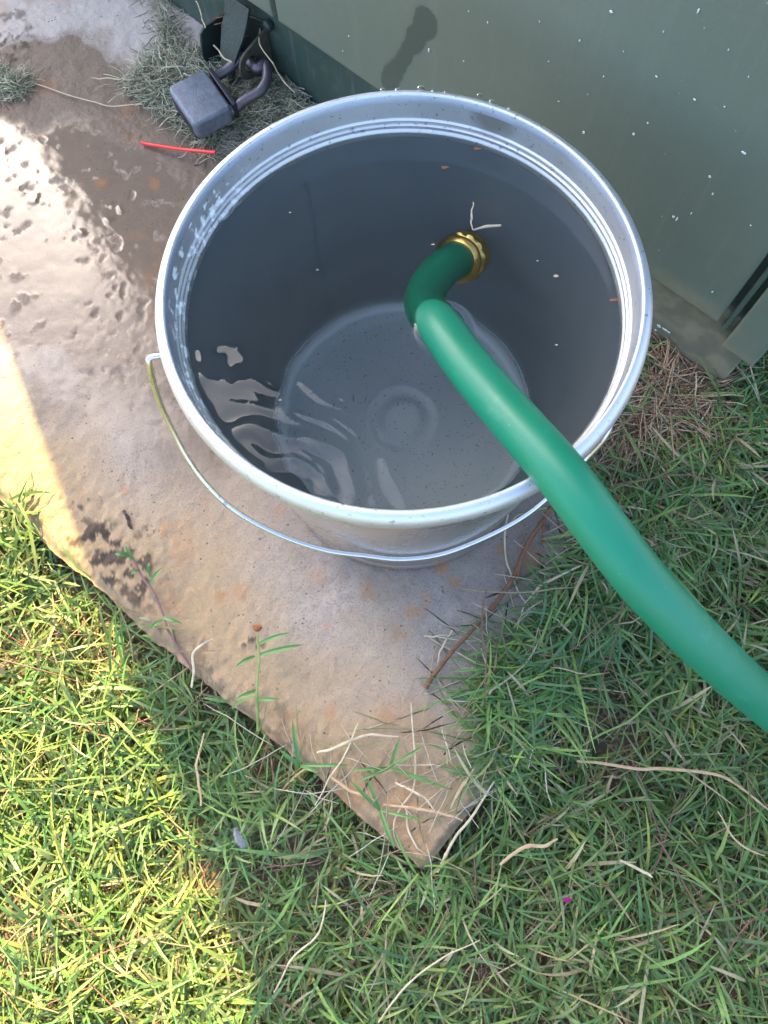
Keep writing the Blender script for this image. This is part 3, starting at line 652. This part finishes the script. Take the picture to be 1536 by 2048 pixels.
# ================================================================= GRASS
def blades(n_seg, P, az, L_, W, el, curl, col0, col1, twist=None, side=None):
    """vectorised blades: roots P, azimuth az, length, width, start elevation, total downward curl"""
    n = len(P); tt = np.linspace(0, 1, n_seg + 1); pos = P.copy(); V = np.zeros((n, n_seg + 1, 2, 3)); C = np.zeros((n, n_seg + 1, 2, 3))
    roll = rng.uniform(-1.0, 1.0, n) if twist is None else twist; sc = rng.uniform(-.6, .6, n) if side is None else side
    for i, t in enumerate(tt):
        e = el - curl * t; a = az + sc * t; d = np.stack([np.cos(a) * np.cos(e), np.sin(a) * np.cos(e), np.sin(e)], 1)
        if i: pos = pos + d * (L_ / n_seg)[:, None]
        sd = np.stack([-np.sin(a), np.cos(a), np.zeros(n)], 1); up = np.cross(sd, d); up = -up
        wv = sd * np.cos(roll)[:, None] + up * np.sin(roll)[:, None]
        wd = W * (.55 + .9 * t - 1.25 * t * t) if i < n_seg else W * .10
        wd = np.maximum(wd, W * .1)
        V[:, i, 0] = pos - wv * (wd / 2)[:, None]; V[:, i, 1] = pos + wv * (wd / 2)[:, None]
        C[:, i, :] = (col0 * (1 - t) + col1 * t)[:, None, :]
    idx = (np.arange(n) * (n_seg + 1) * 2)[:, None] + (np.arange(n_seg) * 2)[None]
    Q = np.stack([idx, idx + 1, idx + 3, idx + 2], -1).reshape(-1, 4)
    return V.reshape(-1, 3), Q, C.reshape(-1, 3)
def strands(n_seg, P, az, L_, W, el, bend, col, curl=.0):
    """thin dry strands: 3-sided tubes, slightly kinked"""
    n = len(P); pos = P.copy(); V = np.zeros((n, n_seg + 1, 3, 3)); a = az.copy(); e = el.copy()
    for i in range(n_seg + 1):
        a = a + bend * rng.normal(0, 1, n) + curl; e = e * .75 + rng.normal(0, .10, n)
        d = np.stack([np.cos(a) * np.cos(e), np.sin(a) * np.cos(e), np.sin(e)], 1)
        if i: pos = pos + d * (L_ / n_seg)[:, None]
        sd = np.stack([-np.sin(a), np.cos(a), np.zeros(n)], 1); up = np.cross(d, sd)
        ww = W * (.5 if i in (0, n_seg) else 1) / 2
        for k in range(3):
            th = k * 2.0944; V[:, i, k] = pos + (sd * math.cos(th) + up * math.sin(th) * .8) * ww[:, None]
    C = np.repeat(col, (n_seg + 1) * 3, axis=0)
    base = (np.arange(n) * (n_seg + 1) * 3)[:, None, None] + (np.arange(n_seg) * 3)[None, :, None]; k = np.arange(3)[None, None]; k2 = (k + 1) % 3
    Q = np.stack([base + k, base + k2, base + 3 + k2, base + 3 + k], -1).reshape(-1, 4)
    return V.reshape(-1, 3), Q, C
def join(parts):
    V = []; Q = []; C = []; o = 0
    for v, q, c in parts: V.append(v); Q.append(q + o); C.append(c); o += len(v)
    return np.vstack(V), np.vstack(Q), np.vstack(C)
# where grass grows (lawn around the slab; on its right side it has crept over the concrete)
bare = wpoly([(-700, 395), (0, 1028), (60, 1085), (150, 1185), (215, 1235), (300, 1292), (360, 1330), (430, 1410), (500, 1462), (540, 1500), (600, 1560), (690, 1640), (780, 1705), (850, 1745), (905, 1710), (965, 1640), (975, 1590),
              (965, 1520), (960, 1440), (965, 1370), (1000, 1310), (1060, 1260), (1110, 1200), (1150, 1130), (1175, 1070), (1200, 1010), (1200, 900), (1180, 850), (1180, 700), (1180, 400), (300, -400), (-900, -400)])
straw_poly = wpoly([(1195, 900), (1215, 790), (1290, 690), (1430, 775), (1490, 745), (1470, 800), (1400, 870), (1300, 930), (1200, 990)])
cab_q = [B0 + BS * .02 + BN * .012, B0 + BS * .02 - BN * 1.2, B0 - BS * 1.7 - BN * 1.2, B0 - BS * 1.7 + BN * .012]
TIP = at(850, 1700)
def lawn_mask(x, y): return (poly_sd(x, y, bare) + ((fbm(x, y, 24, 3, 19) - .52) * .07) * sstep(.10, .22, np.hypot(x - TIP[0], y - TIP[1])) < 0) & ((poly_sd(x, y, straw_poly) < .0) | (fbm(x, y, 35, 3, 29) > .66)) & (poly_sd(x, y, cab_q) < 0)
def base_z(x, y):
    s, t = slab_st(x, y); ins = (s > -.001) & (t > -.001)
    return np.where(ins, .001, GZ + (fbm(x, y, 9, 4, 3) - .5) * .03)
def scatter(n, x0, x1, y0, y1):
    return rng.uniform(x0, x1, n), rng.uniform(y0, y1, n)
def hue(n, x, y):
    """per-blade colours: blue-green, mid green, yellow-green, straw"""
    pal = np.array([[.105, .225, .085], [.140, .280, .080], [.195, .340, .085], [.27, .38, .09], [.48, .42, .25]])
    f = fbm(x, y, 12, 3, 61); r = rng.random(n) + (f - .5) * .5
    i = np.digitize(r, [.34, .64, .84, .95]); c = pal[i] * rng.uniform(.75, 1.3, n)[:, None]; c[:, 0] *= rng.uniform(.85, 1.2, n); return np.clip(c, .01, .9)
def lawn():
    parts = []
    X0, X1, Y0, Y1 = -.62, .62, -.82, .34
    # tillers: little fans of blades
    nt_ = 14500; x, y = scatter(nt_, X0, X1, Y0, Y1); k = lawn_mask(x, y); x, y = x[k], y[k]
    dens = fbm(x, y, 16, 3, 62); k = rng.random(len(x)) < .35 + 1.1 * sstep(.3, .6, dens); x, y = x[k], y[k]
    for rep in range(5):
        n = len(x); px = x + rng.normal(0, .004, n); py = y + rng.normal(0, .004, n); z = base_z(px, py)
        over = z > -.005; up = rng.uniform(.004, .024, n) * np.where(over, .35, 1.0)
        P = np.stack([px, py, z + up], 1); az = rng.uniform(0, 2 * math.pi, n)
        L_ = rng.gamma(4.5, .0076, n).clip(.012, .072) * np.where(over, .8, 1); W = rng.uniform(.0018, .0044, n); el = rng.uniform(.05, 1.15, n) * np.where(over, .6, 1); curl = rng.uniform(.2, 1.3, n)
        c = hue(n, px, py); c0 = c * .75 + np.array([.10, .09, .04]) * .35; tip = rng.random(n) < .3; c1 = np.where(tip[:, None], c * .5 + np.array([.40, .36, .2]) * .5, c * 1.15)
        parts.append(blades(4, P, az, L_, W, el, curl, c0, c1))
    m3 = 2600; x3, y3 = scatter(m3 * 4, -.1, .5, -.42, .12); k3 = lawn_mask(x3, y3) & (base_z(x3, y3) > -.005); x3, y3 = x3[k3][:m3], y3[k3][:m3]; n = len(x3)
    for rep in range(2):
        P = np.stack([x3 + rng.normal(0, .006, n), y3 + rng.normal(0, .006, n), rng.uniform(.001, .016, n)], 1); c = hue(n, x3, y3)
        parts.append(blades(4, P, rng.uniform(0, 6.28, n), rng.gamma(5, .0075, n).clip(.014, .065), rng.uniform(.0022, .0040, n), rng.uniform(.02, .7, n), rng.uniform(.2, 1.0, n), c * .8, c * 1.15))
    # creeping stems
    n = 1500; x, y = scatter(n, X0, X1, Y0, Y1); k = lawn_mask(x, y); x, y = x[k], y[k]; n = len(x)
    P = np.stack([x, y, base_z(x, y) + rng.uniform(.006, .034, n)], 1); pc = np.array([[.20, .25, .08], [.33, .17, .13], [.45, .36, .2]])[rng.integers(0, 3, n)]
    parts.append(strands(6, P, rng.uniform(0, 6.28, n), rng.uniform(.04, .11, n), rng.uniform(.0011, .0018, n), rng.uniform(-.05, .25, n), .12, pc))
    # thin outer ring, seen only from elsewhere
    n = 26000; x, y = scatter(n, -2.6, 2.6, -2.8, 2.2); k = lawn_mask(x, y) & ~((x > X0) & (x < X1) & (y > Y0) & (y < Y1)); x, y = x[k], y[k]; n = len(x)
    P = np.stack([x, y, np.full(n, GZ + .004)], 1); c = hue(n, x, y)
    parts.append(blades(3, P, rng.uniform(0, 6.28, n), rng.uniform(.03, .07, n), rng.uniform(.003, .005, n), rng.uniform(.3, 1.3, n), rng.uniform(.2, 1.2, n), c * .8, c * 1.1))
    V, Q, C = join(parts)
    # keep blades out of the bucket and the cabinet
    return tag(mesh_np('lawn_grass', V, Q, M_blade, True, None, None, C), 'short green creeping lawn grass around the concrete slab', 'grass', kind='stuff')
lawn()
def thatch():
    parts = []; n = 9500; x, y = scatter(n, -.6, .6, -.8, .34); k = lawn_mask(x, y); x, y = x[k], y[k]; n = len(x)
    P = np.stack([x, y, base_z(x, y) + rng.uniform(.002, .018, n)], 1); pal = np.array([[.42, .33, .2], [.30, .21, .12], [.52, .44, .28], [.22, .16, .10]])
    parts.append(strands(4, P, rng.uniform(0, 6.28, n), rng.uniform(.015, .05, n), rng.uniform(.0009, .0019, n), rng.normal(0, .15, n), .2, pal[rng.integers(0, 4, n)] * rng.uniform(.8, 1.2, n)[:, None]))
    V, Q, C = join(parts); return tag(mesh_np('dead_grass_thatch', V, Q, M_straw, True, None, None, C), 'dead brown grass thatch lying between the green blades', 'dead grass', kind='stuff')
thatch()
def pile(name, poly, n, L0, L1, W0, W1, h, pal, label, cat, bend=.3, z0=.002, soft=.02):
    Pp = np.array(poly); x0, y0 = Pp.min(0) - .02; x1, y1 = Pp.max(0) + .02
    x, y = scatter(n * 4, x0, x1, y0, y1); sd = poly_sd(x, y, poly) + (fbm(x, y, 40, 3, 88) - .5) * soft * 2
    k = rng.random(len(x)) < sstep(-soft * .5, soft, sd); x, y = x[k][:n], y[k][:n]; sd = sd[k][:n]; n = len(x)
    z = base_z(x, y) * 0 + z0 + rng.random(n) * h * sstep(-.01, .04, sd)
    P = np.stack([x, y, z], 1); pal = np.array(pal); c = pal[rng.integers(0, len(pal), n)] * rng.uniform(.75, 1.25, n)[:, None]
    V, Q, C = strands(6, P, rng.uniform(0, 6.28, n), rng.uniform(L0, L1, n), rng.uniform(W0, W1, n), rng.normal(.05, .15, n), bend, c)
    V[:, 2] = np.maximum(V[:, 2], .0004)
    # push out of the cabinet's base
    off = (V - B0) @ BN; ins = (off < .001) & ((V - B0) @ BS < .002); V[ins] += np.outer(.001 - off[ins] + rng.random(ins.sum()) * .002, BN) * 1.0
    return tag(mesh_np(name, V, Q, M_straw, True, None, None, np.clip(C, 0, .9)), label, cat, kind='stuff')
hay = [(.50, .52, .38), (.33, .37, .25), (.68, .68, .52), (.16, .19, .12), (.56, .50, .36)]
pile('grass_clippings', wpoly([(300, -20), (345, 30), (395, 100), (440, 110), (560, 120), (640, 215), (560, 250), (460, 300), (420, 318), (380, 280), (345, 232), (290, 200), (262, 172), (300, 130), (340, 95), (322, 40)]), 4300, .010, .032, .0007, .0012, .018, hay,
     'dried grey green grass clippings heaped under the padlock', 'grass clippings', .38)
pile('grass_clippings', wpoly([(-60, 140), (30, 145), (75, 165), (50, 195), (-60, 215)]), 500, .01, .03, .0007, .0013, .012, hay, 'small dried clump of grass clippings lying on the wet slab apart from the padlock heap', 'grass clippings', .38, .002, .008)
pile('straw_litter', wpoly([(1195, 880), (1215, 790), (1290, 690), (1430, 775), (1500, 740), (1470, 800), (1400, 860), (1300, 900), (1200, 950)]), 1500, .03, .085, .0010, .0019, .014,
     [(.56, .38, .24), (.48, .30, .19), (.68, .56, .38), (.34, .23, .14), (.60, .46, .30)], 'brown straw litter matted between the bucket and the cabinet corner', 'straw', .10)
pile('dry_grass_litter', wpoly([(900, 1290), (1010, 1230), (1100, 1150), (1160, 1080), (1260, 1090), (1150, 1230), (1080, 1330), (1060, 1480), (1020, 1600), (975, 1640), (960, 1560), (960, 1440)]), 330, .02, .07, .0009, .0016, .012,
     [(.60, .54, .38), (.48, .40, .25), (.66, .60, .44), (.18, .28, .10), (.14, .24, .08)], 'pale dry grass litter fringing the right edge of the slab', 'dry grass', .12, .002, .03)

pile('dry_grass_litter', wpoly([(560, 1470), (640, 1440), (780, 1440), (900, 1400), (980, 1300), (1010, 1450), (960, 1640), (870, 1740), (760, 1700), (640, 1600)]), 85, .025, .08, .0007, .0012, .010,
     [(.55, .48, .33), (.46, .36, .22), (.60, .54, .40), (.20, .26, .10)], 'thin scattered dry grass stems over the tip of the slab', 'dry grass', .10, .002, .02)
# ================================================================= SINGLE THINGS
def stalk(name, pts, rad, mat, label, cat, group=None, flat=1.0, sides=8, taper=None, n=8):
    P = [at(*p) for p in pts]; pt = spline(P, n); rad = rad * (.8 if 'plastic' in name or 'weed' in name or 'sprig' in name else (.9 if name == 'twig' else .60)); flat = flat * (1 if name in ('plastic_strip', 'twig') else .5)
    if name == 'straw_stalk' and np.mean([p[1] for p in pts]) > 1450: P = [p - UP * .006 * math.sin(math.pi * i / (len(P) - 1)) for i, p in enumerate(P)]
    g = np.random.default_rng(len(label) * 7 + int(pts[0][0])); k_ = np.linspace(0, 1, len(pt)); jit = g.normal(0, 1, (5, 3)) * .0012
    pt = pt + np.stack([np.interp(k_, np.linspace(0, 1, len(jit)), jit[:, q]) for q in range(3)], 1) * np.sin(math.pi * k_)[:, None] * (0 if 'plastic' in name else 1); r = np.full(len(pt), rad) if taper is None else np.interp(np.linspace(0, 1, len(pt)), np.linspace(0, 1, len(taper)), np.array(taper) * rad)
    r = r * (1 + (g.random(len(r)) < .04) * .35) * g.uniform(.95, 1.05, len(r)) if 'plastic' not in name else r
    V, Fc = tube(pt, r, sides, True, flat); o = MB().add(V, Fc).build(name, mat, None, True, 0, 80); tag(o, label, cat, group); return o
stalk('plastic_strip', [(283, 285, .003), (300, 289, .004), (360, 298, .010), (400, 302, .016), (431, 305, .020)], .0024, M_red, 'thin bright red plastic strip lying on the slab below the padlock', 'strip', None, .8, 12)
stalk('straw_stalk', [(182, 156, .004), (215, 157, .005), (275, 159, .008)], .0017, M_pale, 'short pale flat straw pointing from the clippings onto the wet slab', 'straw', 'loose straws', .5, 8, [.3, 1, .8])
stalk('straw_stalk', [(70, 167, .002), (130, 187, .003), (185, 203, .003), (225, 212, .004), (285, 208, .006)], .0012, M_pale, 'long thin tan stalk crossing the wet slab to the clippings', 'straw', 'loose straws', 1, 8)
tw = stalk('twig', [(1108, 1008, .016), (1085, 1040, .010), (1050, 1095, .006), (1030, 1145, .005), (995, 1200, .005), (950, 1255, .006), (905, 1305, .006), (868, 1350, .005), (850, 1376, .004)], .0022, M_twig,
           'long brown forked twig lying on the slab below the bucket', 'twig', None, 1, 10, [.8, 1, 1.1, .9, 1, .8, .9, 1, 1.3])
V, Fc = tube(spline([at(1098, 1012, .013), at(1088, 1050, .012), at(1084, 1090, .008)], 5), .0012, 8); o = MB().add(V, Fc).build('side_shoot', M_twig, None, True); o.parent = tw
V, Fc = tube(spline([at(1088, 1040, .012), at(1060, 1078, .011), at(1040, 1130, .008), at(1035, 1160, .006)], 5), .0019, 8); o = MB().add(V, Fc).build('side_shoot', M_twig, None, True); o.parent = tw
ST = 'loose straws'
for pts, r, mt, lab, fl in [
    ([(1021, 1012, .012), (1012, 1055, .008), (1013, 1123, .004), (1026, 1162, .004), (1050, 1204, .004), (1109, 1246, .006)], .0014, M_pale, 'pale bent straw running down beside the brown twig', 1),
    ([(1061, 1193, .010), (1082, 1172, .012), (1100, 1160, .014), (1150, 1136, .014), (1192, 1118, .010)], .0018, M_pale, 'thick pale jointed straw just under the hose at the slab edge', .8),
    ([(1015, 1055, .004), (1040, 1028, .005), (1080, 1018, .006), (1120, 1020, .008)], .0012, M_pale, 'curved straw crossing behind the twig near the bucket handle', 1),
    ([(383, 1375, .0), (386, 1340, .008), (385, 1308, .016), (400, 1290, .018), (426, 1278, .014)], .0020, M_pale, 'hooked dead straw rising at the left edge of the slab', .8),
    ([(402, 1612, -.012), (399, 1560, -.004), (395, 1528, .0), (408, 1466, .004)], .0017, M_tan, 'upright tan straw in the shaded grass left of the slab', .8),
    ([(634, 1505, .010), (660, 1496, .012), (700, 1484, .012), (745, 1474, .010), (797, 1473, .006)], .0018, M_pale, 'yellowish straw sheath lying across the lower slab tip', .7),
    ([(662, 1554, .010), (700, 1578, .010), (750, 1602, .010)], .0018, M_tan, 'short orange straw on the rusty slab tip', .7),
    ([(766, 1609, .008), (830, 1618, .009), (880, 1624, .009), (926, 1642, .006)], .0019, M_tan, 'thick orange straw near the point of the slab', .8),
    ([(822, 1405, .012), (826, 1470, .008), (829, 1530, .006), (822, 1580, .005), (800, 1620, .004), (788, 1665, .004), (800, 1700, -.004)], .0014, M_pale, 'long upright wavy straw over the middle of the slab tip', 1),
    ([(716, 1446, .010), (680, 1520, .014), (630, 1610, .006)], .0011, M_pale, 'straight grey straw slanting over the left side of the slab tip', 1),
    ([(812, 1615, .006), (815, 1655, .005), (835, 1690, .004), (855, 1712, .0)], .0014, M_pale, 'curled straw beside the slab point', 1),
    ([(790, 1565, .010), (820, 1580, .012), (850, 1596, .010), (870, 1622, .008)], .0015, M_pale, 'forked pale straw near the slab point', .8),
    ([(848, 1272, .004), (880, 1272, .005), (905, 1276, .006)], .0013, M_pale, 'small pale straw touching the lower end of the twig', 1),
    ([(905, 1260, .008), (886, 1295, .006), (875, 1325, .005)], .0014, M_pale, 'short curved straw left of the lower twig', 1),
    ([(962, 1296, .010), (985, 1350, .012), (1010, 1402, .008)], .0012, M_pale, 'thin straw standing at the shaded grass edge', 1),
    ([(1026, 1347, .014), (990, 1382, .014), (942, 1430, .008)], .0015, M_pale, 'straight pale straw leaning from the grass over the slab', .9),
    ([(1154, 1522, -.004), (1200, 1525, .000), (1280, 1538, .004), (1330, 1538, .006), (1430, 1548, .008), (1475, 1570, .006), (1540, 1622, .002)], .0021, M_tan, 'long tan runner stalk lying on the grass right of the slab', .8),
    ([(1370, 1378, .0), (1310, 1400, .004), (1260, 1440, .004), (1195, 1470, .002), (1150, 1500, .0)], .0014, M_stalkg, 'thin green runner stem crossing the grass under the hose', 1),
    ([(1195, 965, .006), (1230, 975, .010), (1290, 1000, .012), (1350, 1025, .012), (1400, 1050, .010), (1432, 1068, .006)], .0022, M_tan, 'jointed straw runner lying right of the hose below the cabinet', .8),
    ([(1000, 1730, -.008), (1040, 1700, -.002), (1085, 1692, .0), (1115, 1678, .002)], .0024, M_tan, 'broken tan stem in the grass below the slab point', .8),
    ([(875, 1745, -.004), (900, 1690, .006), (935, 1640, .010), (990, 1560, .012)], .0018, M_pale, 'pale straw rising from the slab point to the grass', .8),
    ([(1240, 1720, -.004), (1290, 1745, .0), (1305, 1755, .002)], .0018, M_pale, 'frayed pale straw among the green blades at lower right', .8),
    ([(1435, 1622, .0), (1480, 1690, .004), (1530, 1712, .002)], .0013, M_tan, 'thin tan straw at the far right in the grass', .8),
    ([(960, 1395, .006), (985, 1420, .009), (1020, 1425, .010), (1060, 1410, .008)], .0012, M_pale, 'curved dry blade hooking over the slab edge by the grass', 1),
    ([(548, 1985, -.01), (590, 1915, .0), (640, 1860, .002), (652, 1800, .0)], .0013, M_pale, 'long pale straw standing in grass near the lower edge', 1),
    ([(757, 2045, -.01), (800, 1975, .0), (880, 1920, .004), (960, 1880, .0)], .0013, M_pale, 'long pale straw arching through the lowest grass', 1),
    ([(1385, 765, .012), (1420, 800, .010), (1470, 835, .008), (1530, 870, .006)], .0015, M_tan, 'tan straw lying just below the cabinet corner', 1),
    ([(1392, 745, .020), (1392, 800, .014), (1394, 860, .008)], .0013, M_pale, 'pale straw leaning on the cabinet base by its corner', 1),
]: stalk('straw_stalk', pts, r, mt, lab, 'straw', ST, fl, 8, [.7, 1, 1, .9, .5])
stalk('straw_stalk', [(520, 57, .06), (522, 90, .060), (545, 130, .052), (560, 155, .040), (590, 185, .03)], .0011, M_pale, 'bent straw caught on the hasp beside the shackle', 'straw', ST, 1, 8)
stalk('straw_stalk', [(392, 2, .05), (400, 25, .055), (411, 56, .06)], .0011, M_pale, 'thin pale straw stuck to the cabinet base above the hasp', 'straw', ST, 1, 8)
stalk('straw_stalk', [(427, 90, .064), (440, 110, .060), (463, 124, .060)], .0016, M_pale, 'short pale straw lying inside the hasp hood', 'straw', ST, 1, 8)
stalk('stick', [(247, 1021, .002), (255, 1040, .0035), (263, 1057, .002)], .0024, M_black, 'small dark stick lying on the slab left of the bucket handle', 'stick', None, .7, 8)
# weed sprigs on the slab's left edge
def leaf(p0, p1, w_, mat, parent, lift=.004):
    a, b_ = at(*p0), at(*p1); d = b_ - a; s = np.cross(d, UP); s /= np.linalg.norm(s); V = []; Fc = []; n = 8
    for i in range(n + 1):
        t = i / n; c = a + d * t + UP * lift * math.sin(math.pi * t); ww = w_ / 2 * (math.sin(math.pi * min(1, .15 + t * .85)) ** .7 + .06)
        V += [c - s * ww + UP * ww * .3, c - UP * ww * .15, c + s * ww + UP * ww * .3]
        if i: k = 3 * i; Fc += [(k - 3, k - 2, k + 1, k), (k - 2, k - 1, k + 2, k + 1)]
    o = MB().add(V, Fc).build('leaf', mat, None, True); o.parent = parent
    return o
sg = stalk('grass_sprig', [(516, 1462, -.01), (514, 1400, .006), (512, 1350, .016), (515, 1310, .022), (515, 1268, .028)], .0012, M_stalkg, 'upright grass sprig with brown tip growing over the left edge of the slab', 'weed', None, 1, 8, [1.4, 1.2, 1, 1, .8])
for a, b_, w_ in [((518, 1287, .026), (580, 1265, .034), .0032), ((518, 1310, .022), (607, 1289, .030), .0038), ((510, 1312, .022), (470, 1335, .024), .0032), ((512, 1400, .006), (560, 1398, .014), .003), ((514, 1380, .008), (470, 1400, .012), .003)]: leaf(a, b_, w_, M_leafg, sg)
p = at(515, 1262, .029); V, Fc = tube([p - CY * 0 + UP * 0, p + np.array([0, .002, .001]), p + np.array([0, .004, .002])], [.002, .0042, .0038], 10); o = MB().add(V, Fc).build('seed_cap', M_seed, None, True); o.parent = sg
rn = stalk('runner_weed', [(390, 1345, .0), (365, 1310, .006), (335, 1262, .010), (322, 1225, .010), (303, 1180, .012), (285, 1155, .012), (262, 1112, .012)], .0014, M_purple, 'purple stemmed creeping weed runner lying over the dark dirt on the slab', 'weed', None, 1, 8)
for a, b_, w_ in [((262, 1112, .012), (230, 1108, .018), .004), ((268, 1120, .012), (252, 1090, .020), .003), ((300, 1170, .012), (326, 1135, .018), .003), ((300, 1150, .012), (298, 1125, .02), .003), ((325, 1235, .01), (365, 1247, .014), .003), ((325, 1240, .01), (300, 1260, .012), .003), ((280, 1140, .012), (262, 1150, .014), .003)]: leaf(a, b_, w_, M_leafg, rn)
for (root, tips, lab) in [
    ((780, 1535, .006), [((720, 1560, .014), .0028), ((850, 1490, .014), .003), ((800, 1475, .018), .0028), ((905, 1580, .010), .003), ((700, 1540, .010), .0026)], 'thin green weed spreading across the middle of the slab tip'),
    ((600, 1530, .004), [((585, 1440, .02), .0036), ((640, 1545, .012), .003), ((700, 1530, .010), .003), ((560, 1500, .014), .003)], 'green grass tuft standing by the left side of the slab tip'),
    ((760, 1620, .004), [((700, 1560, .016), .003), ((790, 1700, .01), .0034), ((730, 1545, .01), .0026), ((850, 1640, .012), .0024)], 'small green weed in the centre of the slab point')]:
    b0 = at(*root); e = empty('green_weed', tuple(b0)); tag(e, lab, 'weed')
    for tip, w_ in tips: 
        lf = leaf(root, tip, w_, M_leafg, None); child(lf, e)
# bent floating straw on the water
fo = stalk('floating_straw', [(946, 404, WZ + .0016), (944, 432, WZ + .0018), (946, 460, WZ + .0016)], .0010, M_pale, 'small L shaped bent pale straw floating on the water above the brass coupling', 'straw', None, .7, 8, [.5, 1.2, .4])
V, Fc = tube([at(946, 460, WZ + .0016), at(972, 453, WZ + .0018), at(1002, 451, WZ + .0016)], [.0004, .0010, .0007], 8); o = MB().add(V, Fc).build('bent_arm', M_pale, None, True); o.parent = fo
# floating specks
def fleck(name, u, v, z, r, mat, lab, cat, group=None, el=1.6):
    c = at(u, v, z); V = []; Fc = []; n = 9; ph = random.random() * 6
    for k in range(n):
        th = 2 * math.pi * k / n + ph; rr = r * random.uniform(.55, 1.15); V.append(c + np.array([math.cos(th) * rr * el, math.sin(th) * rr / el, .0002]))
    V += [c + UP * r * .25, c - UP * r * .2]
    for k in range(n): Fc += [(k, (k + 1) % n, n), ((k + 1) % n, k, n + 1)]
    return tag(MB().add(V, Fc).build(name, mat, None, True), lab, cat, group)
for (u, v, r, mt, lab) in [(890, 335, .0024, M_seed, 'brown fleck floating near the top of the water'), (1112, 552, .0016, M_tan, 'tan seed floating right of the brass coupling'), (1228, 600, .0022, M_seed, 'brown smear floating at the right edge of the water'),
                           (1113, 690, .0009, M_pale, 'tiny white speck floating on the right of the water'), (866, 489, .0009, M_pale, 'tiny white speck beside the top of the brass coupling'), (560, 800, .0007, M_pale, 'tiny white speck floating over the lower left floor ring'),
                           (635, 540, .0006, M_pale, 'tiny pale speck floating left of the hose end'), (955, 298, .0020, M_seed, 'brown fleck floating below the wet patch of the rim'), (580, 425, .0007, M_pale, 'tiny pale speck in the upper left of the water'),
                           (1075, 522, .0006, M_pale, 'tiny pale speck between the coupling and the tan seed')]:
    fleck('floating_speck', u, v, WZ + .0008, r, mt, lab, 'speck', 'specks floating on the water')
# beads of water on the rim
def bead(u, v, z, r, lab, el=1.4):
    c = at(u, v, z); V = []; Fc = []; n = 14; m_ = 5; t = np.array([-c[1], c[0], 0]); t /= np.linalg.norm(t); q = np.array([t[1], -t[0], 0])
    for i in range(m_):
        a = math.pi / 2 * i / m_
        for k in range(n):
            th = 2 * math.pi * k / n; V.append(c + (t * math.cos(th) * el + q * math.sin(th)) * r * math.cos(a) + UP * r * .55 * math.sin(a))
    V.append(c + UP * r * .55); V.append(c - UP * r * .3)
    for i in range(m_ - 1):
        for k in range(n): Fc.append((i * n + k, i * n + (k + 1) % n, (i + 1) * n + (k + 1) % n, (i + 1) * n + k))
    for k in range(n): Fc += [((m_ - 1) * n + k, (m_ - 1) * n + (k + 1) % n, m_ * n), ((k + 1) % n, k, m_ * n + 1)]
    return tag(MB().add(V, Fc).build('water_drop', M_drop, None, True), lab, 'water drop', 'water drops on the bucket rim')
for (u, v, r, lab) in [(766, 179, .0013, 'leftmost round bead of water on the far rim'), (796, 179, .0014, 'oval bead of water second along the far rim'), (843, 175, .0019, 'largest bead of water hanging over the far outer rim'), (868, 182, .0012, 'small bead right of the largest on the far rim'),
                       (893, 184, .0012, 'bead of water on the far rim before the wet brown patch'), (960, 190, .0014, 'bead of water above the brown stain on the rim'), (985, 203, .0016, 'flat bead of water at the brown stain on the rim'), (1080, 252, .0013, 'bead at the upper right of the rim'), (1020, 218, .0012, 'bead right of the brown stain on the rim')]:
    bead(u, v, .2715, r, lab)
# petal and feather in the grass
fleck('petal', 1134, 1800, -.004, .0034, M_petal, 'magenta petal lying in the grass at lower right', 'petal', None, 1.25)
fe = empty('feather', tuple(at(480, 1682, -.006))); tag(fe, 'small striped grey feather caught in the shaded grass', 'feather')
P = spline([at(470, 1655, .006), at(474, 1675, .007), at(484, 1690, .006), at(494, 1704, .003)], 5); V, Fc = tube(P, .0004, 6); child(MB().add(V, Fc).build('quill', M_pale, None, True), fe)
V = []; Fc = []
for i, p in enumerate(P):
    t = i / (len(P) - 1); g = np.gradient(P, axis=0)[i]; s = np.cross(g, UP); s /= np.linalg.norm(s); ww = .0036 * math.sin(math.pi * (.12 + .82 * t)) * (1 + .2 * math.sin(i * 2.4))
    V += [p - s * ww - UP * .001, p + UP * .0006, p + s * ww * .8 - UP * .001]
    if i: k = 3 * i; Fc += [(k - 3, k - 2, k + 1, k), (k - 2, k - 1, k + 2, k + 1)]
child(MB().add(V, Fc).build('vane', M_feather, None, True), fe)
